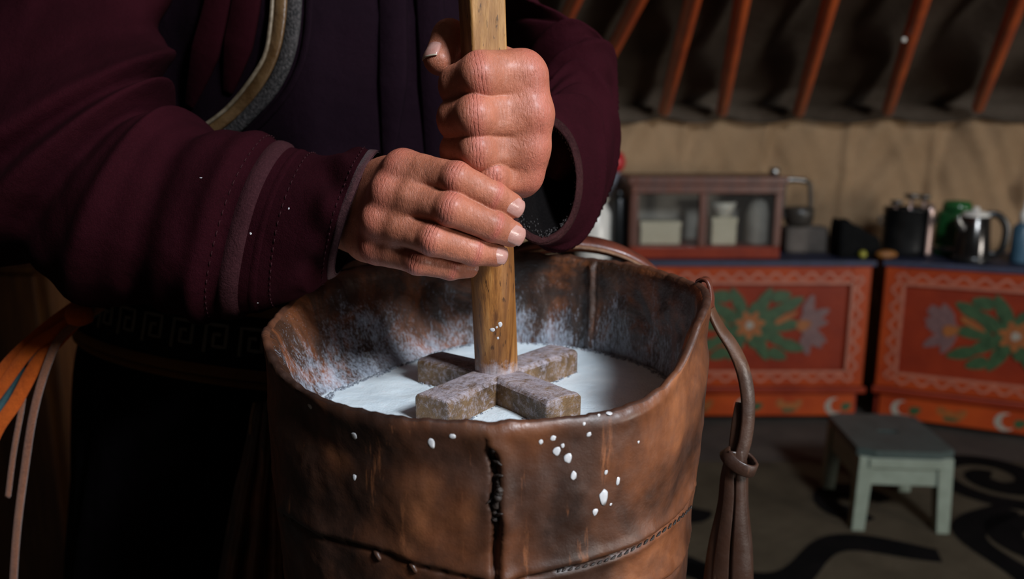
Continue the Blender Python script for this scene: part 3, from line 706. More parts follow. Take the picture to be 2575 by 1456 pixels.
# blue bottle at the edge of the picture
c = onB(2562, 0.14); r = rpx(24, c[1]); h = P(2562, 575, c[1])[2] - HC
t_ = thing('plastic_bottle', 'blue bottle with a pale cap at the far right end of the chests', 'bottle', c)
V, Fc = lathe([(r * .9, 0), (r, .006), (r, h), (r * .8, h + .012), (r * .45, h + .022)], c, 28); mk('body', V, Fc, M['blue'], t_)
V, Fc = lathe([(r * .5, h + .02), (r * .5, h + .055), (r * .42, h + .06), (r * .2, h + .075), (.004, h + .11)], c, 24); mk('cap', V, Fc, M['white'], t_)

# things on the hidden chest, seen past the maroon sleeve
HD = HC - 0.03
c = on(1492, 3.16, HD + .001); r = rpx(46, 3.16); h = P(1492, 505, 3.16)[2] - HD
t_ = thing('enamel_can', 'white enamel can seen between the maroon sleeve and the leather bag', 'can', c)
V, Fc = lathe([(r * .95, 0), (r, .008), (r, h * .8), (r * .96, h * .82), (r * .7, h * .93), (r * .7, h), (r * .76, h + .004)], c, 34); mk('body', V, Fc, M['white'], t_)
V, Fc = lathe([(r * .78, h), (r * .78, h + .012), (r * .4, h + .024), (r * .12, h + .026), (r * .1, h + .04), (.004, h + .042)], c, 28); mk('lid', V, Fc, M['cream'], t_)
c = on(1541, 3.30, HD + .001); r = rpx(24, 3.3); h = P(1533, 432, 3.3)[2] - HD
t_ = thing('plastic_jug', 'pale blue jug with a round red lid against the tan wall', 'jug', c)
V, Fc = lathe([(r * .9, 0), (r, .01), (r * 1.05, h * .5), (r * .85, h * .88), (r * .5, h)], c, 28); mk('body', V, Fc, M['pale_blue'], t_)
V, Fc = lathe([(r * .5, h - .004), (r * .95, h + .012), (r * 1.12, h + .04), (r * .9, h + .07), (r * .4, h + .085), (.004, h + .088)], c, 24); mk('lid', V, Fc, M['red_plastic'], t_)
c = on(1553, 3.12, HD + .001); r = rpx(19, 3.12); h = P(1562, 478, 3.12)[2] - HD
t_ = thing('flask', 'slim black flask beside the left side of the glass-fronted cabinet', 'flask', c)
V, Fc = lathe([(r * .95, 0), (r, .006), (r, h * .86), (r * .8, h * .92), (r * .6, h * .93)], c, 26); mk('body', V, Fc, M['black'], t_)
V, Fc = lathe([(r * .62, h * .92), (r * .66, h * .94), (r * .62, h), (r * .3, h + .004)], c, 22); mk('cap', V, Fc, M['black'], t_)

# ------------------------------------------------------------------ stool
ZS = P(2148, 1135, 2.1)[2]
q = [PZ(2093, 1039, ZS), PZ(2309, 1042, ZS), PZ(2392, 1141, ZS), PZ(2146, 1130, ZS)]     # back left, back right, front right, front left
exs = unit((q[2] - q[3]) + (q[1] - q[0])); eys = np.array([-exs[1], exs[0], 0.0])
cs = sum(q) / 4; hw = 0.25 * (np.linalg.norm(q[2] - q[3]) + np.linalg.norm(q[1] - q[0])); hd = 0.5 * abs(((q[0] + q[1]) / 2 - (q[2] + q[3]) / 2) @ eys)
hd = min(hd, hw * 1.15)
SF = CAR + 0.0005; TH = 0.022
st = thing('stool', 'small mint green wooden stool with a hand hole in its grey-green seat', 'stool', (cs[0], cs[1], SF))
def Ws(V): V = np.asarray(V, float); return np.array([cs[0], cs[1], 0]) + V[:, :1] * exs + V[:, 1:2] * eys + V[:, 2:3] * np.array([0, 0, 1.0])
# seat board with a slot
mb = MB(); hs, hh_ = 0.032, 0.013
ns = 24; inner = []; outer = []
for i in range(ns):
    a = 2 * math.pi * i / ns; ca, sa = math.cos(a), math.sin(a)
    inner.append((hs * np.sign(ca) * abs(ca) ** .6, hh_ * np.sign(sa) * abs(sa) ** .8))
    k = 1 / max(abs(ca) / hw, abs(sa) / hd); outer.append((ca * k, sa * k))
R = []
for ring, z in ((inner, ZS - TH), (inner, ZS), (outer, ZS), (outer, ZS - TH)):
    R.append(Ws([(x, y, z) for x, y in ring]))
R.append(R[0]); V, Fc = loft(R); mk('seat', V, Fc, M['mint_dark'], st, smooth=False)
lw = 0.021
for sx in (-1, 1):
    for sy in (-1, 1):
        top = np.array([sx * (hw - lw - .004), sy * (hd - lw - .004), ZS - TH]); bot = np.array([sx * (hw - lw + .006), sy * (hd - lw + .004), SF])
        R = [[(c_[0] + a * lw * k, c_[1] + b * lw * k, c_[2]) for a, b in ((-1, -1), (1, -1), (1, 1), (-1, 1))] for c_, k in ((bot, .85), (top, 1.0))]
        V, Fc = loft(R, True, True, True); mk('leg', Ws(V), Fc, M['mint'], st, smooth=False, bevel=.002)
for sy in (-1, 1):
    yy = sy * (hd - .016); mk('apron', Ws(boxV(-hw + .04, hw - .04, yy - .007, yy + .007, ZS - TH - .085, ZS - TH - .001)), BOXF, M['mint'], st, smooth=False, bevel=.002)
for sx in (-1, 1):
    xx = sx * (hw - .016); mk('apron', Ws(boxV(xx - .007, xx + .007, -hd + .04, hd - .04, ZS - TH - .085, ZS - TH - .001)), BOXF, M['mint'], st, smooth=False, bevel=.002)
yy = -hd + 0.004; mk('rail', Ws(boxV(-hw + .03, hw - .03, yy - .006, yy + .006, ZS - TH - .03, ZS - TH - .001)), BOXF, M['mint'], st, smooth=False, bevel=.002)

# amber cupboard glimpsed behind the person's elbow
oc = thing('wooden_cupboard', 'dim amber wooden cupboard glimpsed under the elbow at the left edge', 'cupboard', (-1.27, 1.75, 0))
zt_ = 0.90
mk('body', boxV(-1.54, -0.96, 1.62, 1.95, 0.04, zt_ - .03), BOXF, M['old_wood'], oc, smooth=False, bevel=.006)
mk('top_board', boxV(-1.56, -0.94, 1.58, 1.97, zt_ - .03, zt_), BOXF, M['mahogany'], oc, smooth=False, bevel=.008)
for a in (-1.52, -1.245):
    d_ = mk('door', boxV(a, a + .265, 1.60, 1.622, 0.08, zt_ - .05), BOXF, M['old_wood'], oc, smooth=False, bevel=.005)
    mk('handle', *lathe([(.004, -.01), (.012, 0), (.008, .012)], (a + (.235 if a < -1.4 else .03), 1.594, .55), 12), M['dark_steel'], d_)
for a in (-1.50, -1.08): mk('foot', boxV(a, a + .08, 1.64, 1.93, 0.0, .04), BOXF, M['old_wood'], oc, smooth=False, bevel=.004)
# ------------------------------------------------------------------ leather churn bag
BC = np.array([-0.0197, 0.615]); BR = 0.171; ZM = CZ - 0.209           # axis, radius, milk level
def cyl(u, v, far=False, R=BR):
    d = ray(u, v); a = d[0] ** 2 + d[1] ** 2; b = -2 * (d[0] * BC[0] + d[1] * BC[1]); c = BC @ BC - R * R
    D = max(0.0, b * b - 4 * a * c) ** 0.5; t = (-b + (D if far else -D)) / (2 * a)
    p = d * t; return p + np.array([0, 0, CZ]), math.atan2(p[1] - BC[1], p[0] - BC[0])
rim_px = [(x, y, 0) for x, y in ((662, 850), (700, 938), (800, 1002), (900, 1034), (1000, 1050), (1200, 1063), (1400, 1057), (1500, 1044), (1600, 1017), (1695, 958), (1742, 870), (1768, 790))]
rim_px += [(x, y, 1) for x, y in ((1772, 716), (1740, 708), (1620, 668), (1500, 650), (1300, 634), (1100, 646), (930, 664), (800, 704), (720, 762), (676, 815))]
th_r, z_r = [], []
for u, v, f in rim_px:
    p, th = cyl(u, v, bool(f)); th_r.append(th); z_r.append(p[2])
o_ = np.argsort(th_r); th_r = np.array(th_r)[o_]; z_r = np.array(z_r)[o_]
NT_ = 640
TH = np.linspace(-math.pi, math.pi, NT_ + 1)[:-1]
rimz = np.interp(TH, np.concatenate([th_r - 2 * math.pi, th_r, th_r + 2 * math.pi]), np.tile(z_r, 3))
kr = np.exp(-np.linspace(-2, 2, 41) ** 2); kr /= kr.sum()
def psmooth(a): return np.convolve(np.concatenate([a[-20:], a, a[:20]]), kr, 'valid')
rimz = psmooth(rimz)
# milk outline on the inner wall
mp = []
for u, v in ((800, 1000), (870, 970), (940, 944), (1050, 905), (1200, 862), (1400, 846), (1500, 862), (1600, 900), (1685, 955)):
    p = PZ(u, v, ZM); mp.append((math.atan2(p[1] - BC[1], p[0] - BC[0]), math.hypot(p[0] - BC[0], p[1] - BC[1])))
mp += [(-0.35, 0.155), (-0.9, 0.157), (-1.57, 0.158), (-2.2, 0.152), (-2.75, 0.14)]
mp = np.array(sorted(mp)); mr = np.interp(TH, np.concatenate([mp[:, 0] - 2 * math.pi, mp[:, 0], mp[:, 0] + 2 * math.pi]), np.tile(np.minimum(mp[:, 1], 0.162), 3))
mr = psmooth(mr)
def ringpts(r, z): return np.stack([BC[0] + r * np.cos(TH), BC[1] + r * np.sin(TH), z], 1)
nz = lambda s, z0, o=3, k=1.0: np.array([noise.fractal(Vector((math.cos(t) * s, math.sin(t) * s, zz * k)), 1.0, 2.0, o) for t, zz in zip(TH, z0)])
# seams on the outside, as lines over (arc length, height)
def on_bag(pts): 
    out = []
    for u, v in pts: p, th = cyl(u, v); out.append((BR * th, p[2]))
    return np.array(out)
seam_v = on_bag(cr([(1236, 1140), (1247, 1190), (1243, 1260), (1250, 1320), (1246, 1400), (1248, 1500), (1248, 1800), (1246, 2400)], 60))
seam_r = on_bag(cr([(1262, 1470), (1330, 1452), (1400, 1436), (1500, 1416), (1600, 1376), (1690, 1318), (1738, 1272), (1752, 1235)], 60))
seam_l = on_bag(cr([(715, 1290), (800, 1350), (950, 1395), (1040, 1425), (1130, 1448), (1240, 1470)], 50))
seam_b = on_bag(cr([(1640, 1490), (1700, 1450), (1740, 1400), (1752, 1350)], 30))
def pdist(Q, line):
    best = np.full(len(Q), 9.0); sgn = np.zeros(len(Q))
    for a, b in zip(line[:-1], line[1:]):
        ab = b - a; t = np.clip(((Q - a) @ ab) / (ab @ ab + 1e-12), 0, 1); d = Q - a - t[:, None] * ab; L = np.hypot(d[:, 0], d[:, 1])
        s = np.sign(ab[0] * d[:, 1] - ab[1] * d[:, 0]); m = L < best; best[m] = L[m]; sgn[m] = s[m]
    return best, sgn
rings = []; kinds = []
# inside, from below the milk up to the lip
inner_n = 26
for i in range(inner_n):
    s = i / (inner_n - 1.0); s2 = 1 - (1 - s)
    zz = (ZM - 0.03) + (rimz - 0.006 - (ZM - 0.03)) * s
    f = np.clip((zz - ZM) / (rimz - ZM), 0, 1)
    r = mr + (BR - 0.008 - mr) * f ** 0.75 + 0.004 * nz(6, zz, 3, 30) * np.sin(math.pi * np.clip(f, 0, 1)) 
    for u, vv in ((842, 820), (1508, 740)):
        p, th = cyl(u, vv, True); dd = (TH - th) * BR; r -= 0.0035 * np.exp(-((dd - .004) / .004) ** 2) - 0.002 * np.exp(-(dd / .0015) ** 2)
    rings.append(ringpts(r, zz)); kinds.append(1)
lipn = 0.0016 * nz(14, rimz * 0, 3)
rings.append(ringpts(BR - 0.0055, rimz - 0.0015 + lipn)); kinds.append(1)
rings.append(ringpts(BR - 0.0025, rimz + 0.0006 + lipn)); kinds.append(2)
rings.append(ringpts(BR + 0.0005, rimz - 0.0005 + lipn)); kinds.append(2)
zlow = 0.80; NO = 84
for i in range(1, NO + 16):
    if i <= NO: zz = rimz - 0.004 + (zlow - rimz + 0.004) * (i / NO)
    else: zz = np.full(NT_, zlow - (zlow - 0.012) * (i - NO) / 15.0)
    dz = rimz - zz
    r = BR + 0.0012 * np.exp(-((dz - 0.006) / 0.006) ** 2) - 0.003 * np.exp(-((dz - 0.03) / 0.014) ** 2) * (0.5 + 0.5 * np.sin(TH * 3 + 1)) - 0.010 * np.clip(dz / 0.25, 0, 1) ** 1.5
    r += 0.0042 * nz(2.6, zz, 2, 12) + 0.0007 * nz(12, zz, 2, 60)
    r -= 0.02 * np.clip((0.25 - zz) / 0.25, 0, 1) ** 2
    Q = np.stack([BR * TH, zz], 1)
    if i <= NO + 4:
        d, s = pdist(Q, seam_v); jag = 1 + 0.7 * np.sin(zz * 900 + 3 * np.sin(zz * 300))
        r += np.where(s > 0, 0.0028 * np.exp(-((d - .004) / .007) ** 2), 0.0) - 0.0062 * np.exp(-(d / (.0021 * (0.8 + 0.25 * jag))) ** 2)
        d, s = pdist(Q, seam_r); r += np.where(s > 0, .0026 * np.exp(-(d / .012) ** 2), 0) - 0.0042 * np.exp(-(d / .0018) ** 2) + 0.001 * np.exp(-((d - .005) / .003) ** 2)
        d, s = pdist(Q, seam_l); r += np.where(s > 0, .0022 * np.exp(-(d / .012) ** 2), 0) - 0.0025 * np.exp(-(d / .002) ** 2)
        d, s = pdist(Q, seam_b); r += np.where(s > 0, .0026 * np.exp(-(d / .012) ** 2), 0) - 0.004 * np.exp(-(d / .002) ** 2)
    rings.append(ringpts(r, zz)); kinds.append(0)
V, Fc = loft(np.array(rings), True, False, True)
fm = []
for i in range(len(rings) - 1): fm += [kinds[i + 1]] * NT_
fm += [0]
bag = thing('churn_bag', 'tall brown leather churn bag full of milk, stitched and splashed', 'leather bag', (BC[0], BC[1], CAR + .002))
bag_body = mk('body', V, Fc, [M['leather'], M['inner'], M['rim']], bag, fmat=fm)
bag_body['label'] = 'creased brown leather sack'
BVB = bvh_of(bag_body)
def bagp(u, v, off=0.0):
    p, n_ = cast(BVB, u, v)
    if n_ @ (p - np.array([0, 0, CZ])) > 0: n_ = -n_
    return p + n_ * off, n_

# black lacing in the torn vertical seam and stitches on the curved one
def worm(name, pts, r, off, mat, par, n=40, jag=0.6, label=None):
    pp = []; 
    for u, v in cr(pts, n):
        p, n_ = bagp(u, v, off); pp.append(p)
    pp = np.array(pp); sc = 1 + jag * np.array([noise.noise(Vector((i * .45, 0, r * 999))) for i in range(n)])
    sc *= np.minimum(1, np.minimum(np.arange(n), np.arange(n)[::-1]) / 4 + .25)
    V, Fc = sweep(pp, circ(r, 8), up=(0, -1, 0), scale=sc); o = mk(name, V, Fc, mat, par)
    if label: o['label'] = label
    return o
worm('seam_lacing', [(1236, 1122), (1246, 1180), (1252, 1230), (1240, 1290)], 0.0030, -0.0015, M['thread'], bag_body, label='black ragged lacing')
worm('seam_lacing', [(1262, 1225), (1250, 1270), (1238, 1310)], 0.0022, 0.001, M['thread'], bag_body)
worm('seam_lacing', [(1246, 1330), (1250, 1390), (1247, 1452)], 0.0020, -0.0025, M['thread'], bag_body)
for a, b in (((1232, 1150), (1262, 1168)), ((1236, 1205), (1266, 1196)), ((1226, 1262), (1258, 1240)), ((1234, 1306), (1264, 1290))):
    worm('stitch', [a, ((a[0] + b[0]) / 2, (a[1] + b[1]) / 2 - 3), b], 0.0014, 0.0012, M['thread'], bag_body, 9, .3)
sp = cr([(1400, 1436), (1500, 1416), (1600, 1376), (1690, 1318), (1738, 1272)], 25)
for i in range(24):
    a, b = sp[i], sp[i + 1]; d = b - a
    worm('stitch', [a + d * .1 + [0, 3], a + d * .5 + [0, 1], a + d * .8 + [0, -3]], 0.0011, 0.0006, M['thread'], bag_body, 6, .3)
for u, v in ((950, 1395), (1040, 1426)):
    worm('knot', [(u - 10, v - 14), (u, v), (u + 8, v + 14)], 0.002, 0.0004, M['strap'], bag_body, 10, .4)

# milk splashed on the outside
DROPS = [(890, 1095, 8, 11), (1085, 1113, 10, 15), (1137, 1097, 9, 8), (891, 1199, 6, 8), (779, 1021, 9, 7), (1391, 1102, 9, 8), (1360, 1111, 6, 8), (1400, 1134, 11, 12), (1428, 1151, 11, 14), (1442, 1195, 8, 13),
         (1518, 1248, 15, 22), (1497, 1287, 9, 11), (1524, 1187, 5, 7), (1554, 1209, 6, 13), (1481, 1092, 7, 7), (1531, 1039, 9, 7), (1506, 1044, 4, 4), (1606, 1111, 4, 4), (1536, 1268, 4, 4), (1469, 1065, 5, 5), (1415, 1120, 5, 6)]
def ico(n=2):
    bm = bmesh.new(); bmesh.ops.create_icosphere(bm, subdivisions=n, radius=1.0)
    V = np.array([v.co[:] for v in bm.verts]); F_ = [[v.index for v in f.verts] for f in bm.faces]; bm.free(); return V, F_
IV, IF = ico(2)
def splat(u, v, a, b, par, bv=BVB, m='drop', name='milk_drop', flat=0.17):
    p, n_ = cast(bv, u, v)
    if n_ @ (p - np.array([0, 0, CZ])) > 0: n_ = -n_
    dn = unit(np.array([0, 0, -1.0]) - n_ * (-n_[2])); sd = np.cross(n_, dn); k = p[1] / .95 / FPX
    q = 1 + 0.40 * np.array([noise.noise(Vector(x * 1.3) + Vector((u, v, 0))) for x in IV])
    W_ = p + (IV[:, :1] * sd * a + IV[:, 1:2] * dn * b * (1 + .15 * IV[:, 1:2]) + IV[:, 2:3] * n_ * min(a, b) * flat) * k * q[:, None]
    return mk(name, W_, IF, M[m], par)
for u, v, a, b in DROPS: splat(u, v, a, b, bag_body)

# straps
def ribbon(name, pts, half_t, half_w, mat, par, up, n=40, wscale=None, label=None, pw=None):
    path = cr(pts, n); sc = None if wscale is None else np.interp(np.linspace(0, 1, n), np.linspace(0, 1, len(wscale)), wscale)
    upv = np.asarray(up, float)
    if upv.ndim == 2: upv = cr(upv, n)
    V, Fc = sweep(path, rect(half_t, half_w), up=upv)
    if sc is not None:
        R = V.reshape(n, 8, 3); R = path[:, None] + (R - path[:, None]) * sc[:, None, None]; V = R.reshape(-1, 3)
    o = mk(name, V, Fc, mat, par)
    if label: o['label'] = label
    return o
YS = 0.625
ribbon('strap_loop', [P(1752, 742, .64), P(1757, 715, .635), P(1768, 704, .63), P(1782, 712, .625), P(1789, 745, .622), P(1786, 775, .622)], .0014, .0075, M['strap_red'], bag, [(-1, 0, .3), (-.7, 0, .7), (0, -.1, 1), (.8, -.2, .5), (1, -.4, 0), (.9, -.5, 0)], 30, label='leather loop over the bag rim')
ribbon('strap', [P(1784, 752, .630), P(1790, 785, .630), P(1812, 828, .630), P(1842, 872, .628), P(1866, 925, .626), P(1879, 985, .625), P(1881, 1045, .624), P(1874, 1105, .622), P(1862, 1150, .62), P(1850, 1200, .62)], .0016, .0062, M['strap'], bag,
       [(.8, -.5, .3), (.75, -.6, .35), (.6, -.7, .4), (.45, -.85, .3), (.35, -.95, .1), (.3, -.95, 0), (.3, -.95, 0), (.3, -.95, 0), (.3, -.95, 0), (.3, -.95, 0)], 60, label='long curving leather strap')
ribbon('strap', [P(1857, 1012, .628), P(1853, 1060, .627), P(1850, 1110, .626), P(1846, 1160, .625), P(1842, 1200, .624)], .0016, .0052, M['strap'], bag, (-.25, -.97, 0), 30, wscale=[.45, .8, 1, 1, 1], label='short cut end of the strap')
cxr = P(1861, 1157, .622); ringp = [cxr + np.array([.0125 * math.cos(a), .0115 * math.sin(a), -.0055 * math.cos(a) + .0035 * math.sin(a)]) for a in np.linspace(0, 2 * math.pi, 33)[:-1]]
V, Fc = sweep(ringp, rect(.0055, .0014), up=(0, 0, 1), closed=True); mk('strap_ring', V, Fc, M['strap'], bag)['label'] = 'rolled leather ring'
for i, (u0, u1, uu, w0, w1, yy, tw) in enumerate(((1836, 1796, 1776, .85, 1.15, .622, -.9), (1842, 1818, 1804, .9, 1.35, .618, -.35), (1852, 1842, 1838, .8, 1.2, .630, -.7), (1860, 1862, 1866, 1.0, 2.1, .619, .3), (1869, 1884, 1890, .7, .9, .626, 1.2))):
    ribbon('tassel_strip', [P(u0, 1135, yy), P((u0 * 2 + u1) / 3, 1200, yy), P((u0 + u1) / 2, 1270, yy), P(u1, 1370, yy), P((u1 + uu) / 2, 1450, yy), P(uu, 1560, yy), P(uu, 1700, yy)], .0013, .0050, M['strap'], bag,
           [(tw * .6, -1, 0), (tw * .8, -1, 0), (tw * 1.1, -1, 0), (tw * .8, -1, 0), (tw, -1, 0), (tw, -1, 0), (tw, -1, 0)], 50, wscale=[.6, .75, w0, (w0 + w1) / 2, w1, w1, w1])
# band arching over the far rim
pts = [(1270, 640), (1300, 632), (1360, 618), (1430, 611), (1500, 617), (1560, 634), (1610, 658), (1650, 682)]
ribbon('rim_band', [P(u, v, .805) for u, v in pts], .0055, .012, M['strap_red'], bag, [(0, -.25, 1)] * 5 + [(.25, -.2, 1), (.35, -.2, .9), (.4, -.2, .9)], 50, wscale=[.5, .8, 1, 1.05, 1, .95, .8, .4], label='red-brown leather band arching over the back rim')
ribbon('rim_band', [P(u, v + 6, .795) for u, v in pts[1:]], .0012, .0065, M['pale_edge'], bag, (0, -.3, 1), 50, wscale=[.6, 1, 1, 1, .9, .6, .3])
# folded flap on the left rim
ribbon('rim_flap', [P(772, 728, .70), P(790, 708, .70), P(812, 696, .70), P(832, 700, .70)], .0013, .006, M['pale_edge'], bag, (-.3, -.6, .7), 20, wscale=[.3, 1, 1, .5])
ribbon('rim_flap', [P(860, 676, .755), P(895, 664, .76), P(935, 660, .765)], .0013, .005, M['pale_edge'], bag, (-.2, -.6, .7), 20, wscale=[.3, 1, .4])
# leather side flap and hide at the left of the bag
R = []
for i in range(30):
    f = i / 29.0; v = 1010 + f * 900; ul = np.interp(f, [0, .1, .25, .5, 1], [640, 622, 590, 552, 520]); ur = np.interp(f, [0, .1, .25, .5, 1], [690, 695, 700, 706, 712])
    row = []
    for j in range(26):
        g_ = j / 25.0; u = ul + (ur - ul) * g_; Y = .70 - .018 * math.sin(g_ * math.pi) + .012 * math.sin(g_ * 17 + f * 4) * (0.3 + f)
        row.append(P(u, v, Y) + np.array([0, .004 * noise.noise(Vector((g_ * 5, f * 9, 1))), 0]))
    R.append(row)
V, Fc = loft(R, closed=False)
o = mk('side_flap', V, Fc, M['leather'], bag); o['label'] = 'dark crumpled leather flap'
so = o.modifiers.new('thick', 'SOLIDIFY'); so.thickness = .004; so.offset = 0
ribbon('lace', [P(640, 1012, .68), P(632, 1050, .68), P(630, 1092, .68)], .0008, .0014, M['pale_edge'], bag, (0, -1, 0), 16)

# ------------------------------------------------------------------ milk
Rm = mr + 0.004
R = [ringpts(Rm, np.full(NT_, ZM))]
for k in np.linspace(0.97, 0.04, 26):
    z = np.array([ZM + 0.0016 * noise.noise(Vector((k * math.cos(t) * 5, k * math.sin(t) * 5, 3))) * min(1, (1 - k) * 8) for t in TH])
    R.append(ringpts(Rm * k, z))
R.append(ringpts(np.full(NT_, 0.002), np.full(NT_, ZM)))
R.insert(0, ringpts(Rm - .002, np.full(NT_, ZM - 0.025)))
R.insert(0, ringpts(np.full(NT_, .01), np.full(NT_, ZM - 0.025)))
V, Fc = loft(np.array(R)[:, ::2], True, True, True)
milk = tag(mk('milk', V, Fc, M['milk']), 'white foamy milk filling the leather bag', 'milk')
# froth bubbles along the wall and the paddle: far too many to count
BV_, BF_ = ico(1); mb = MB(); rb = random.Random(3)
def bubble(x, y, r): mb.add(BV_ * r + np.array([x, y, ZM + r * .1]), BF_)
for i in range(620):
    t = rb.uniform(-.5, math.pi + .5); k = np.interp(t, TH, mr) - 0.0015 - abs(rb.gauss(0, .0022))
    bubble(BC[0] + k * math.cos(t), BC[1] + k * math.sin(t), rb.uniform(.0006, .0019))
M['bubble'] = plain('froth', (0.30, 0.32, 0.36), (0.10, 0.11, 0.13), 400, 0.08)

# ------------------------------------------------------------------ churn paddle
S0 = np.array([-0.0125, 0.613, CZ - 0.187]); S1 = P(1211, 0, 0.575); ax = unit(S1 - S0); S2 = S1 + ax * 0.30
pad = thing('churn_paddle', 'wooden churning paddle with a cross at its foot, gripped by both hands', 'churn paddle', S0)
def stick(f): return S0 + (S1 - S0) * f                      # 0 at the cross, 1 at the picture's top
nseg = 60; R = []
for i in range(nseg):
    f = i / (nseg - 1) * 0.62; c = stick(f) - ax * .012 * (i == 0); r = 0.0172 - 0.0012 * f
    xv = unit(np.cross(ax, (0, 1, 0))); yv = np.cross(ax, xv)
    R.append([c + r * (1 + .012 * noise.noise(Vector((math.cos(a) * 1.5, math.sin(a) * 1.5, f * 6)))) * (math.cos(a) * xv + math.sin(a) * yv) for a in np.linspace(0, 2 * math.pi, 41)[:-1]])
V, Fc = loft(R, True, True, True); mk('shaft', V, Fc, M['shaft'], pad)['label'] = 'round amber shaft'
ph = math.radians(22); e1 = unit(np.array([math.cos(ph), math.sin(ph), 0]) - ax * (ax @ np.array([math.cos(ph), math.sin(ph), 0]))); e2 = np.cross(ax, e1)
hs_ = 0.0130; ch = 0.0012
prof = [(-hs_, -hs_ + ch), (-hs_ + ch, -hs_), (hs_ - ch, -hs_), (hs_, -hs_ + ch), (hs_, hs_ - ch), (hs_ - ch, hs_), (-hs_ + ch, hs_), (-hs_, hs_ - ch)]
R = [[stick(f) + ax * ext + e1 * a + e2 * b for a, b in prof] for f, ext in ((.6, 0), (.7, 0), (.85, 0), (1, 0), (1, .30))]
V, Fc = loft(R, True, True, True); mk('handle', V, Fc, M['beam'], pad, smooth=False, bevel=.0006)['label'] = 'square pale wooden upper shaft'
ends = [PZ(1080, 996, S0[2]), PZ(1425, 996, S0[2]), PZ(1420, 866, S0[2]), PZ(1078, 886, S0[2])]
cc = (ends[0] + ends[1] + ends[2] + ends[3]) / 4; cc[:2] = S0[:2]
for i, e in enumerate(ends):
    d = unit(e - cc) ; L = np.linalg.norm(e - cc) * .95; sd = np.array([-d[1], d[0], 0]); wd = 0.0165
    bm = bmesh.new(); R = []
    for k in range(13):
        s = -0.004 + (L + .006) * k / 12.0; ww = wd * (0.88 + .12 * k / 12.0); dr = -0.0015 * (k / 12.0)
        q = .0009 * noise.noise(Vector((k * .8, i * 5, 0)))
        prof = [(-ww, -.034), (ww, -.034), (ww + q, -.004), (ww - .0025, dr), (0, dr + .0006 + q), (-ww + .0025, dr), (-ww - q, -.004)]
        R.append([cc + d * s + sd * a + np.array([0, 0, b]) for a, b in prof])
    V, Fc = loft(R, True, True, True); bm.free()
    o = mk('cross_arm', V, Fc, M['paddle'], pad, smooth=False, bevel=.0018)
    for q in range(60):
        s = rb.uniform(.02, L); sg = rb.choice((-1, 1)); pt = cc + d * s + sd * sg * (wd + abs(rb.gauss(0, .0012)))
        bubble(pt[0], pt[1], rb.uniform(.0005, .0013))
o = mb.build('froth_bubbles', M['bubble'], milk); o['kind'] = 'stuff'
# curd flecks on the shaft
BVS = bvh_of(bpy.data.objects['shaft'])
for u, v, a, b in ((1238, 829, 7, 5), (1258, 815, 5, 8), (1249, 823, 3, 3), (1252, 850, 3, 4)): splat(u, v, a, b, bpy.data.objects['shaft'], BVS, name='curd_fleck')
# ------------------------------------------------------------------ the person: one skin surface, grown from a distance field
def sd_cap(p, a, b, ra, rb):
    ba = (b - a).astype(np.float32); pa = p - a.astype(np.float32)
    t = np.clip(pa @ ba / np.float32(ba @ ba + 1e-12), 0, 1)
    q = pa - t[:, None] * ba
    return np.sqrt(np.einsum('ij,ij->i', q, q)) - (ra + (rb - ra) * t)
def smin(a, b, k):
    h = np.clip(0.5 + 0.5 * (b - a) / k, 0, 1); return b + (a - b) * h - k * h * (1 - h)
def polygonize(sdf, lo, hi, h):
    lo = np.asarray(lo, float); nc = np.ceil((np.asarray(hi) - lo) / (4 * h)).astype(int) + 1; n = nc * 4
    def grid(nn, st, of): return np.stack(np.meshgrid(*[np.arange(k) * st + of + l for k, l in zip(nn, lo)], indexing='ij'), -1).reshape(-1, 3).astype(np.float32)
    C = sdf(grid(nc, 4 * h, 1.5 * h)).reshape(nc)
    Fg = np.repeat(np.repeat(np.repeat(C, 4, 0), 4, 1), 4, 2).astype(np.float32)
    I = np.argwhere(np.abs(Fg) < 6.5 * h); pts = (I * h + lo).astype(np.float32)
    for s in range(0, len(I), 400000):
        i = I[s:s + 400000]; Fg[i[:, 0], i[:, 1], i[:, 2]] = sdf(pts[s:s + 400000])
    Sg = Fg < 0
    cnt = sum(Sg[a:n[0] - 1 + a, b:n[1] - 1 + b, c:n[2] - 1 + c].astype(np.int8) for a in (0, 1) for b in (0, 1) for c in (0, 1))
    act = (cnt > 0) & (cnt < 8); idx = -np.ones(act.shape, np.int64); idx[act] = np.arange(act.sum()); I = np.argwhere(act)
    acc = np.zeros((len(I), 3)); k = np.zeros(len(I)); E = np.eye(3, dtype=int)
    for ax_ in range(3):
        o1, o2 = [j for j in range(3) if j != ax_]
        for a in (0, 1):
            for b in (0, 1):
                off = E[o1] * a + E[o2] * b; p0 = I + off; p1 = p0 + E[ax_]
                f0 = Fg[p0[:, 0], p0[:, 1], p0[:, 2]]; f1 = Fg[p1[:, 0], p1[:, 1], p1[:, 2]]
                m = (f0 < 0) != (f1 < 0); t = f0[m] / (f0[m] - f1[m]); acc[m] += off + t[:, None] * E[ax_]; k[m] += 1
    V = lo + h * (I + acc / np.maximum(k, 1)[:, None]); Q = []
    for ax_ in range(3):
        b, c = (ax_ + 1) % 3, (ax_ + 2) % 3
        s0 = np.take(Sg, range(n[ax_] - 1), ax_); s1 = np.take(Sg, range(1, n[ax_]), ax_); J = np.argwhere(s0 != s1)
        J = J[(J[:, b] > 0) & (J[:, c] > 0) & (J[:, b] < n[b] - 1) & (J[:, c] < n[c] - 1)]
        g = lambda db, dc: idx[tuple((J + E[b] * db + E[c] * dc).T)]
        q = np.stack([g(-1, -1), g(0, -1), g(0, 0), g(-1, 0)], 1); fl = ~s0[tuple(J.T)]; q[fl] = q[fl][:, ::-1]; Q.append(q)
    return V, np.concatenate(Q)
